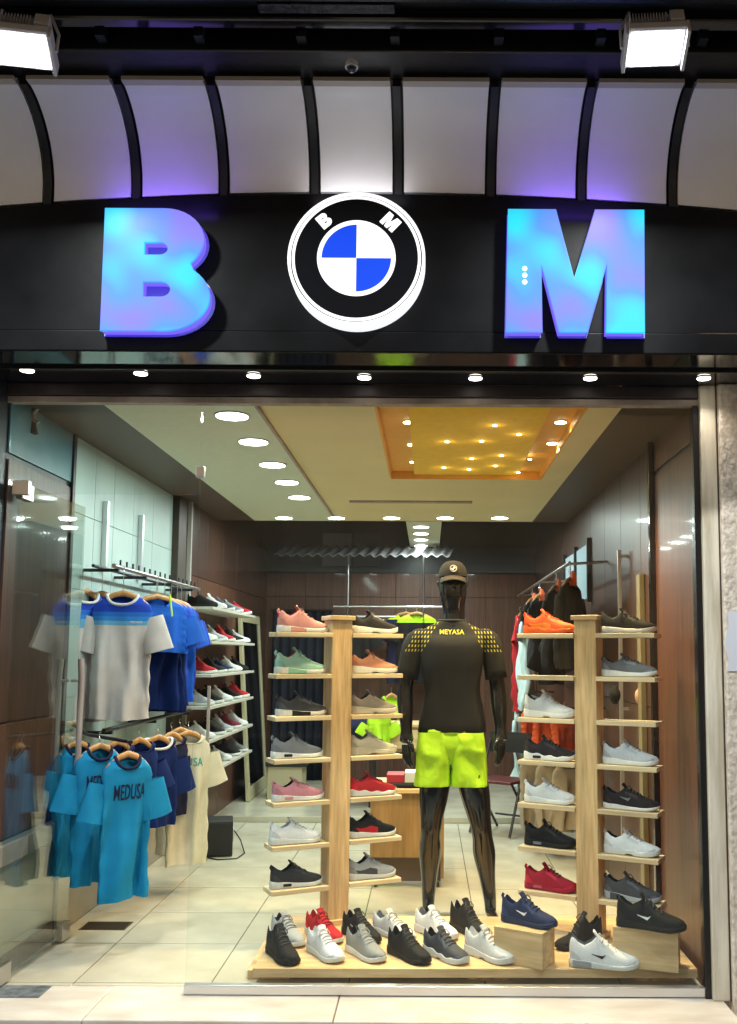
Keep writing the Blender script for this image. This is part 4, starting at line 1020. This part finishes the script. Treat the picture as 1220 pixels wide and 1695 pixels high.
F_orange = fabric('orange', (.75,.10,.02)); F_red = fabric('red', (.45,.02,.03)); F_neon = fabric('neon', (.45,.75,.02)); F_khaki = fabric('khaki', (.30,.25,.19)); F_pale = fabric('pale_aqua', (.50,.62,.62)); F_deepnavy = fabric('deep_navy', (.010,.013,.045))
# upper rail
rz = 2.06
rk = thing('wall_rail', 'upper chrome clothes rail along the pale left wall', 'rail')
q0, q1 = Vector((-1.84, .98, rz)), Vector((-1.84, 3.05, rz))
MB().tube([q0, q1], .014, 12).build('rail', M_steel, rk, smooth=True)
MB().tube([q0 + Vector((-.12, 0, .0)), q1 + Vector((-.12, 0, 0))], .010, 10).build('rail', M_darkmetal, rk, smooth=True)
for yy in (1.05, 1.6, 2.2, 2.8): MB().box(XL + .002, -1.83, yy - .012, yy + .012, rz - .03, rz - .012).build('arm', M_darkmetal, rk)
for px in (178, 236):
    a = S(px, 830 + (px - 178) * .4, XL + .02); MB().box(XL + .0, XL + .03, a.y - .018, a.y + .018, rz, a.z).build('slotted_upright', M_alu, rk)
for k in range(16): MB().tube([(-1.84, 1.1 + k * .12, rz + .012), (-1.84, 1.1 + k * .12, rz + .045)], .006, 6).build('stop_pin', M_darkmetal, rk)
gA = garment('white tee with royal blue shoulders, nearest on the upper rail', (P(203, 1000, 1.12).x, 1.12, rz - .09), 8, .36, .73, [F_royal, F_mid, F_cyanb, F_lblue, F_offw], [(.13, 0), (.175, 1), (.225, 2), (.262, 3), (1.1, 4)], collar=F_wht, group='shirts on the left wall rails', sm=F_offw, seed=1, hk=.09)
garment('white tee with blue shoulders half hidden behind the nearest one', (P(168, 1000, 1.26).x, 1.26, rz - .085), 30, .34, .75, [F_royal, F_mid, F_cyanb, F_lblue, F_offw], [(.13, 0), (.175, 1), (.225, 2), (.262, 3), (1.1, 4)], collar=F_wht, group='shirts on the left wall rails', sm=F_offw, seed=2, hk=.085)
garment('white tee with blue shoulders farthest left against the wall', (P(140, 1000, 1.10).x, 1.10, rz - .08), 55, .30, .74, [F_royal, F_mid, F_cyanb, F_lblue, F_offw], [(.13, 0), (.175, 1), (.225, 2), (.262, 3), (1.1, 4)], collar=F_wht, group='shirts on the left wall rails', sm=F_offw, seed=3, hk=.08)
drape(text('chest_logo', 'MEDUSA', .018, mat('print_white', (.7,.75,.8), .6), gA, (.09, -.062, -.235), depth=.001), kid(gA, 'garment_body'))
garment('bright blue zip top with a neon yellow zip on the upper rail', (-1.80, 1.75, rz - .07), 30, .42, .36, [F_bblue], None, .17, hk=.07, group='shirts on the left wall rails', name='hanging_jacket', cat='jacket', seed=4, fold=.09)
zp_ = P(281, 998, 1.60); MB().tube([P(281, 984, 1.63), P(285, 1020, 1.62)], .006, 6).build('zip', mat('zip_neon', (.5,.75,.05), .5), C.objects['hanging_jacket']).parent = None
zz = [o for o in C.objects if o.name.startswith('zip')][0]; zz.parent = C.objects['hanging_jacket']; zz.matrix_parent_inverse = Matrix.Translation(-Vector((-1.80, 1.75, rz - .07))) ; zz.matrix_parent_inverse = (Matrix.Translation((-1.80, 1.75, rz - .07)) @ Matrix.Rotation(math.radians(30), 4, 'Z')).inverted()
for k, (px, y, col, H_, lb_) in enumerate(((258, 1.86, F_navy, .74, 'navy long tee directly behind the bright blue zip top'), (272, 2.02, F_navy, .76, 'second navy tee on the upper rail'), (283, 2.2, F_royal, .74, 'royal blue tee just beyond the navy ones'), (293, 2.38, F_bblue, .72, 'bright blue tee near the far end of the upper rail'), (300, 2.58, F_royal, .72, 'royal blue tee at the very end of the upper rail'))):
    x = P(px, 1000, y).x
    garment(lb_, (x, y, rz - .07), 46 + 3 * k, .38, H_, [col], None, .18, group='shirts on the left wall rails', seed=5 + k, fold=.1, hk=.07, sl_out=.05)
# lower rail
rz2 = 1.09
rk2 = thing('wall_rail', 'lower dark clothes rail with projecting arms on the left wall', 'rail')
MB().tube([(-1.86, .98, rz2 + .02), (-1.86, 3.05, rz2 + .02)], .013, 10).build('rail', M_darkmetal, rk2, smooth=True)
MB().tube([(-2.03, .98, rz2 + .05), (-1.86, .72, rz2 + .02), (-1.55, .50, rz2 + .0)], .010, 10).build('projecting_arm', M_darkmetal, rk2, smooth=True)
for yy in (1.1, 2.0, 2.9): MB().box(XL + .002, -1.85, yy - .012, yy + .012, rz2 - .01, rz2 + .008).build('arm', M_darkmetal, rk2)
for k, (px, Y, yw_, lb_) in enumerate(((212, .50, 40, 'cyan tee with dark lettering, nearest on the lower rail'), (165, .62, 44, 'cyan tee with half hidden lettering behind the nearest one'), (128, .78, 50, 'third cyan tee, partly behind the open glass door'))):
    p = P(px, 1240, Y); g_ = garment(lb_, (p.x, p.y, rz2 + .03 - .03 * (k == 0)), yw_, .28, .70 if k else .72, [F_cyan], None, .19, collar=F_deepnavy, group='shirts on the left wall rails', seed=11 + k, fold=.07, neck=.062, sl_out=.045, flare=.03)
    if k < 2: drape(text('chest_print', 'MEDUSA', .112, F_deepnavy, g_, (.005, -.075, -.255), bold=.0004, sx=.40), kid(g_, 'garment_body'))
g_ = garment('navy and white tee with slanting neon green lettering', (S(262, 1225, -1.66).x, S(262, 1225, -1.66).y, 1.10), 40, .27, .52, [F_navy, F_navy], None, .2, collar=F_wht, group='shirts on the left wall rails', seed=17, fold=.05)
drape(text('chest_print', 'MEDUSA', .085, mat('print_neon', (.45,.72,.06), .6), g_, (-.03, -.07, -.36), (PI/2, math.radians(-62), 0), bold=.0005, sx=.75), kid(g_, 'garment_body'))
for k, (y, x, lb_) in enumerate(((1.05, -1.80, 'dark navy tee behind the cyan ones on the lower rail'), (1.20, -1.72, 'dark navy tee between the cyan tees and the lettered one'), (1.62, -1.64, 'black and navy tee in front of the cream tees'))):
    garment(lb_, (x, y, 1.10), 52, .27, .50, [F_deepnavy if k > 1 else F_navy], None, .16, group='shirts on the left wall rails', seed=20 + k)
g_ = garment('cream tee with teal letters at the far end of the lower rail', (S(312, 1225, -1.56).x, S(312, 1225, -1.56).y, 1.10), 36, .31, .82, [F_cream], None, .20, group='shirts on the left wall rails', seed=31, fold=.05)
drape(text('chest_print', 'USA', .075, mat('print_teal', (.02,.30,.28), .6), g_, (.03, -.075, -.25), bold=.0005, sx=.8), kid(g_, 'garment_body'))
g_ = garment('cream tee with a teal corner patch behind the navy lettered one', (S(290, 1222, -1.68).x, S(290, 1222, -1.68).y + .12, 1.10), 45, .30, .80, [F_cream], None, .2, group='shirts on the left wall rails', seed=33, fold=.05)
MB().box(-.13, -.03, -.078, -.072, -.22, -.15).build('teal_patch', mat('print_teal', (.02,.30,.28)), g_)

# speaker and its lead
sp = F(318, 1421, 0); s_ = thing('floor_speaker', 'black box speaker on the floor below the cream tees', 'speaker', (sp.x, sp.y, 0), math.radians(12))
MB().box(0, .30, 0, .26, .004, .27).build('cabinet', M_rubber, s_, bevel=.01)
MB().box(.015, .285, -.008, .0, .02, .255).build('grille', mat('speaker_grille', (.02,.02,.022), .8, bump=1, bscale=300), s_, bevel=.003)
MB().box(.301, .306, .05, .18, .10, .20).build('side_handle', M_greymetal, s_, bevel=.003)
q = [F(388, 1375, .15), F(398, 1390, .06), F(405, 1412, .006), F(392, 1421, .006), F(360, 1423, .006), F(345, 1420, .006)]
tag(MB().tube(q, .005, 8).build('power_cable', M_rubber, smooth=True), 'thin black cable looping on the tiles beside the speaker', 'cable')

# wall shoe shelves
rs = thing('shoe_rack', 'six narrow shoe shelves on the left wall before the mirror', 'shelf rack')
zl = [.626, .873, 1.136, 1.387, 1.65, 1.92]
cols = [BLK, WHT, DGR, GRY, RED, WHT, LGR, RED, BLK, WHT, RED, BLK, ('navy', (.022,.032,.085)), WHT, BLK, LGR, BLK, WHT, BLK, RED, WHT, BLK, LGR, ('maroon', (.18,.02,.04)), WHT, LGR, BLK, WHT, BLK, GRY]
yS = [3.15, 3.52, 3.88, 4.22, 4.56]
CN = {'black': 'black', 'white': 'white', 'dark_grey': 'charcoal', 'grey': 'grey', 'red': 'red', 'light_grey': 'pale grey', 'navy': 'navy', 'maroon': 'maroon'}
ORD = ['nearest', 'second', 'third', 'fourth', 'farthest']; LV = ['lowest', 'second lowest', 'third lowest', 'third highest', 'second highest', 'highest']
for i, z in enumerate(zl):
    MB().box(XL + .061, -1.70, 2.95, 4.78, z - .022, z).build('shelf', mat('pale_shelf', (.52,.50,.42), .45), rs, bevel=.002)
    for k, y in enumerate(yS):
        cu = cols[(5 - i) * 5 + k]
        shoe('%s trainer, %s from the window on the %s wall shelf' % (CN[cu[0]], ORD[k], LV[i]), (-1.835, y + random.uniform(-.04, .04), z + .001), math.radians(-8 + random.uniform(-12, 10)), cu, SOLW if cu[0] != 'black' or k % 2 else SOLB, simple=True, hi=random.uniform(1, 1.3), L=.27, group='trainers on the wall shelves')
MB().box(-1.72, -1.70, 2.92, 2.945, .35, 1.3).build('rack_post', M_frame_tan, rs)
# mirror
mr_ = thing('standing_mirror', 'tall mirror in a pale gold frame leaning on the left wall', 'mirror')
my0, my1 = 5.25, 6.35
def slantbox(y0, y1, z0, z1, th=.035, dx=0):
    f = lambda z: -1.80 - (z / 2.0) * .14 + dx
    return MB().loft([[(f(z0), y0, z0), (f(z0) - th, y0, z0), (f(z0) - th, y1, z0), (f(z0), y1, z0)], [(f(z1), y0, z1), (f(z1) - th, y0, z1), (f(z1) - th, y1, z1), (f(z1), y1, z1)]])
for a in ((my0, my0 + .09, .06, 1.97), (my1 - .09, my1, .06, 1.97), (my0 + .092, my1 - .092, .06, .19), (my0 + .092, my1 - .092, 1.88, 1.97)): slantbox(*a).build('frame', M_mirrorframe, mr_, bevel=.003)
slantbox(my0 + .09, my1 - .09, .19, 1.88, .02, -.012).build('mirror_glass', M_mirror, mr_)
# curtain / dark doorway
dk = thing('dark_curtain', 'dark navy curtain hanging in the back corner by the mirror', 'curtain'); f_ = []
xsn = [-1.88 + k * .012 for k in range(60)]
for z in (.06, .7, 1.4, 2.06): f_.append([(x, YB - .10 + .022 * math.sin(x * 62) + .01 * math.sin(x * 23 + z), z) for x in xsn])
MB().sheet(f_, [[(x, y + .008, z) for x, y, z in r] for r in f_]).build('curtain_cloth', fabric('curtain', (.016,.02,.034)), dk, smooth='all')
MB().tube([(-1.9, YB - .1, 2.07), (-1.15, YB - .1, 2.07)], .012, 8).build('curtain_rod', M_darkmetal, dk)
# small cream cabinet
cbn = thing('small_cabinet', 'small cream cabinet with a dark top at the back left', 'cabinet', (-1.66, 5.45, .056))
MB().box(0, .36, 0, .35, .0, .33).build('cabinet_body', mat('cream_laminate', (.48,.42,.27), .5), cbn, bevel=.004)
MB().box(-.02, .40, -.02, .37, .331, .38).build('cabinet_top', M_rubber, cbn, bevel=.004)
# desk
dx0 = P(612, 1400, 1.95).x; dx1 = P(735, 1400, 1.95).x
dk = thing('cash_desk', 'low tan wooden desk behind the mannequin legs', 'desk')
MB().box(dx0, dx1, 1.98, 2.0, .20, .625).build('front_panel', M_desk, dk, bevel=.002)
MB().box(dx0 - .02, dx1 + .015, 1.95, 2.55, .626, .655).build('desk_top', M_maple_h, dk, bevel=.003)
for x in (dx0, dx1 - .02): MB().box(x, x + .02, 2.002, 2.52, .06, .625).build('side_panel', M_desk, dk, bevel=.002)
MB().box(dx0 + .021, dx1 - .022, 2.06, 2.08, .03, .22).build('plinth', mat('brown_plinth', (.16,.11,.08), .6), dk)
for x in (dx0 + .03, dx1 - .05):
    MB().cyl((x, 2.02, .028), .025, .02, 'x', 16).build('castor', M_darkmetal, dk, smooth=True)
def item(name, label, cat, mb, m, **k): return tag(mb.build(name, m, **k), label, cat)
p = P(662, 1290, 2.15)
item('shoe_box', 'red and white box lying on the desk', 'box', MB().box(p.x - .09, p.x + .03, 2.1, 2.3, .657, .73), mat('box_red', (.45,.03,.05), .5), bevel=.002)
item('shoe_box', 'white box next to the red one on the desk', 'box', MB().box(p.x + .035, p.x + .17, 2.1, 2.3, .657, .745), mat('box_white', (.7,.7,.68), .5), bevel=.002)
item('folded_garment', 'dark folded garment spread on the desk top', 'garment', MB().loft([ell(p.x + .02, 2.04, .657 + h, .2 - h, .06, 24, fold=.08) for h in (0, .012, .022)]), F_blk, smooth='all')
# back counter
ct = thing('back_counter', 'wooden drawer counter in the background left of the mannequin', 'counter')
cx0, cx1 = P(606, 1200, 4.9).x, P(700, 1200, 4.9).x
MB().box(cx0, cx1, 4.88, 5.4, .84, .87).build('counter_top', M_maple_h, ct, bevel=.003)
MB().box(cx0 + .02, cx1 - .02, 4.9, 5.38, .60, .838).build('drawer_box', M_desk, ct, bevel=.003)
MB().box(cx0 + .05, cx1 - .05, 4.884, 4.898, .63, .81).build('drawer_front', M_maple_h, ct, bevel=.003)
for x in (cx0 + .03, cx1 - .08):
    MB().box(x, x + .05, 4.95, 5.3, .057, .6).build('leg', M_darkmetal, ct)
# neon bag and clothes on the counter
def blob(name, label, cat, px, py, Y, w_, h_, m, seed=0, d_=.12):
    c_ = P(px, py, Y); R = []
    for i in range(9):
        v = i / 8; r = math.sin(PI * (.12 + .8 * v)) ; R.append([(c_.x + w_ * r * math.cos(t) * (1 + .25 * noise.noise((math.cos(t) * 2, math.sin(t) * 2, v * 4 + seed))), c_.y + d_ * r * math.sin(t) * (1 + .25 * noise.noise((math.cos(t), v * 3, seed))), c_.z - h_ + 2 * h_ * v) for t in [2 * PI * k / 22 for k in range(22)]])
    return item(name, label, cat, MB().loft(R), m, smooth='all')
for px, py, Y, lb_, W_, H_ in ((628, 1165, 4.8, 'neon yellow garment hanging behind the cream trainer', .26, .32), (648, 1140, 5.6, 'neon yellow garment behind the taupe trainer', .22, .22)):
    p = P(px, py, Y); garment(lb_, tuple(p), 25, W_, H_, [F_neon], None, .1, group='neon garments behind the left tower', seed=px, fold=.12, name='hanging_garment', cat='garment')
blob('dark_bag', 'dark grey bag on the counter behind the taupe trainer', 'bag', 597, 1203, 4.9, .20, .11, F_deepnavy, 5)
# back rails
bk_ = thing('hanging_rail', 'steel garment rail hung from rods before the back wall', 'rail')
za = 2.10; ya = YB - .55; xa, xb_ = P(552, 1000, ya).x, P(735, 1000, ya).x
MB().tube([(xa, ya, za), (xb_, ya, za)], .016, 10).build('rail', M_steel, bk_, smooth=True)
MB().tube([(xa - .02, ya - .12, za - .12), (P(655, 1000, ya).x, ya - .12, za - .12)], .013, 10).build('rail', M_alu, bk_, smooth=True)
for px in (576, 701):
    x = P(px, 980, ya).x; MB().tube([(x, ya, za), (x, ya, 2.8)], .012, 8).build('rod', M_steel, bk_, smooth=True)
    MB().tube([(x, ya, za), (x, ya - .12, za - .12)], .010, 8).build('rod', M_steel, bk_)
for px, lb_, ms_, zn in ((690, 'black outfit with neon yellow shoulders left of the mannequin', [F_neon, F_blk], [(.12, 0), (1.1, 1)]), (672, 'second black outfit with neon edge behind the first', [F_neon, F_deepnavy], [(.07, 0), (1.1, 1)])):
    p = P(px, 1000, ya); garment(lb_, (p.x, ya - (0 if px > 680 else -.1), za - .01), 0, .48, .80, ms_, zn, .18, group='outfits on the back rail', sm=ms_[1], seed=px, fold=.05)
p = P(592, 1010, ya); garment('black top with pale collar behind the tall tower shelf', (p.x, ya - .12, za - .13), 0, .40, .5, [F_blk], None, .15, collar=F_cream, group='outfits on the back rail', seed=9)
# corrugated sheet added for the reflection of a canopy across the street
cr = []; 
for v in range(4):
    z = 2.78 - .045 * v; row_ = []
    for k in range(121):
        u = k / 120; x = P(470, 930, 6.3).x + u * (P(752, 930, 6.3).x - P(470, 930, 6.3).x) - .02 * v; row_.append((x, 6.3 - .12 * v + .008 * math.sin(u * 7 + v), z + .016 * math.sin(u * 2 * PI * 17) + .01 * noise.noise((u * 9, v, 0))))
    cr.append(row_)
tag(MB().sheet(cr, [[(x, y, z - .006) for x, y, z in r] for r in cr]).build('reflected_canopy', mat('grey_sheet', (.32,.31,.33), .5, metal=.3, var=.2, scale=14), smooth=True), 'pale corrugated sheet standing in for a reflected canopy above the back wall panelling', 'metal sheet')
# right wall racks
rr_ = thing('wall_rail', 'upper clothes rail along the dark right wall', 'rail')
MB().tube([(1.02, 2.3, 2.22), (1.02, 6.3, 2.22)], .013, 10).build('rail', M_steel, rr_, smooth=True)
for y in (2.4, 4.2, 6.1): MB().tube([(1.02, y, 2.22), (XR, y, 2.24)], .010, 8).build('arm', M_steel, rr_)
M_horange = mat('orange_tag', (.75,.12,.03), .5)
for k, (px, lb_) in enumerate(((881, 'black top with an orange hanger tag farthest along the right rail'), (893, 'second black top with an orange hanger tag'), (921, 'black top under the tilted orange hanger tag'), (944, 'nearest black top with an orange hanger tag on the right rail'))):
    p = S(px, 960, 1.02); g_ = garment(lb_, (p.x, p.y, 2.16), 62, .44, .62, [F_blk], None, .2, group='black tops on the right rail', seed=40 + k)
    MB().tube([(0, 0, -.10), (0, 0, .06)], .004, 6).build('hanger_neck', M_steel, g_)
    MB().tube([(0, -.02, -.11), (.0, -.02, -.05), (.0, -.02, .0)], [.026, .030, .012], 4, flat=.5).build('hanger_tag', M_horange, g_)
for px, Y, m_, lb_, hh, z in ((862, 5.0, F_red, 'red garment edge on beside the pale one on the right', .95, 2.02), (872, 4.7, F_pale, 'pale aqua long garment on the right rail', .95, 2.05), (860, 5.0, F_pale, 'pale aqua garment on the lower right rail', .75, 1.10), (884, 4.2, F_orange, 'bright orange shorts farthest on the lower right rail', .36, 1.16), (905, 3.8, F_orange, 'bright orange shorts in the middle of the lower right rail', .34, 1.16), (935, 3.3, F_orange, 'bright orange shorts nearest on the lower right rail', .30, 1.16), (884, 3.2, F_khaki, 'khaki trousers on the right behind the white trainer', .55, .82), (912, 3.0, F_khaki, 'darker fold of khaki trousers beside the others', .55, .82), (940, 2.8, F_khaki, 'khaki trousers nearest the right tower column', .50, .82), (916, 3.6, F_blk, 'black waistcoat below the top shelf of the right tower', .40, 1.78)):
    p = P(px, 1200, Y); garment(lb_, (p.x, Y, z), 70 if m_ in (F_red, F_pale) else 30, .30, hh, [m_], None, 0 if m_ in (F_orange, F_khaki) else .15, group='garments on the right', seed=px, fold=.09, name='hanging_garment', cat='garment')
rr2 = thing('wall_rail', 'lower clothes rail holding orange shorts on the right', 'rail')
MB().tube([(.98, 2.4, 1.17), (.98, 5.6, 1.17)], .012, 10).build('rail', M_darkmetal, rr2, smooth=True)
for y in (2.5, 5.4): MB().tube([(.98, y, 1.17), (XR, y, 1.17)], .010, 8).build('arm', M_darkmetal, rr2)
# display hooks with small goods behind the third right shelf
for px, py, m_, lb_ in ((1018, 1150, F_blk, 'black and gold item hanging behind the empty right shelf'), (1060, 1152, fabric('tan_pink', (.5,.28,.2)), 'tan item hanging behind the empty right shelf'), (1075, 1275, F_cream, 'cream item hanging behind the striped trainer')):
    blob('hanging_accessory', lb_, 'accessory', px, py, 1.35, .035, .055, m_, px, .03)
# uprights on the right wall
for px, lb_ in ((1026, 'thin steel slotted upright on the right wall'), ):
    a = S(px, 1000, XR - .05); t = thing('wall_upright', lb_, 'upright', (a.x, a.y, 0)); MB().box(-.012, .012, -.012, .012, .4, 2.25).build('steel_bar', M_alu, t, bevel=.002)
    for z in (.6, 1.2, 1.8, 2.2): MB().box(-.006, .05, -.006, .006, z, z + .02).build('wall_clip', M_alu, t)
a = S(1062, 1200, XR - .01); t = thing('reflection_upright', 'dim cream upright standing in for a reflection on the dark right wall', 'casing', (XR - .035, a.y, 0))  # boards added to stand in for a pale reflection on this wall
MB().box(0, .034, -.11, -.03, .0, 2.05).build('reflection_board', mat('reflection_cream', (.20,.17,.10), .5), t, bevel=.004)
MB().box(0.012, .034, -.028, .03, .0, 2.05).build('reflection_board', mat('reflection_cream', (.20,.17,.10), .5), t, bevel=.004)
wn = thing('wall_window', 'framed pane high on the right wall, its blue reflection painted as glow', 'window', (XR - .005, 0, 0))
a = S(938, 900, XR); b_ = S(978, 900, XR); MB().box(-.01, .004, b_.y, a.y, 2.02, 2.46).build('pane', emit('reflection_pane', (.10,.28,.36), .9), wn)  # teal reflection painted into the pane as emission, no lamp behind it
for y in (b_.y, (a.y + b_.y) / 2, a.y): MB().box(-.03, .004, y - .02, y + .02, 1.98, 2.5).build('frame', M_darkmetal, wn)
# chair
p = P(826, 1375, 3.95); ch = thing('folding_chair', 'black folding chair standing behind the mannequin', 'chair', (.66, 4.0, 0), math.radians(-35))
for sx in (-.2, .2):
    MB().tube([(sx, -.22, .01), (sx, .16, .86)], .012, 8).build('leg', M_darkmetal, ch, smooth=True)
    MB().tube([(sx * .92, .22, .01), (sx * .92, -.16, .45)], .012, 8).build('leg', M_darkmetal, ch, smooth=True)
MB().box(-.2, .2, -.2, .18, .44, .465).build('seat', mat('dark_red_seat', (.10,.015,.015), .4), ch, bevel=.008)
MB().sheet([[(x, .12 + .04 * (1 - (x / .2) ** 2), z) for x in (-.2, -.1, 0, .1, .2)] for z in (.68, .86)], [[(x, .135 + .04 * (1 - (x / .2) ** 2), z) for x in (-.2, -.1, 0, .1, .2)] for z in (.68, .86)]).build('backrest', M_rubber, ch)
MB().tube([(-.19, .2, .12), (.19, .2, .12)], .009, 8).build('stretcher', M_darkmetal, ch)
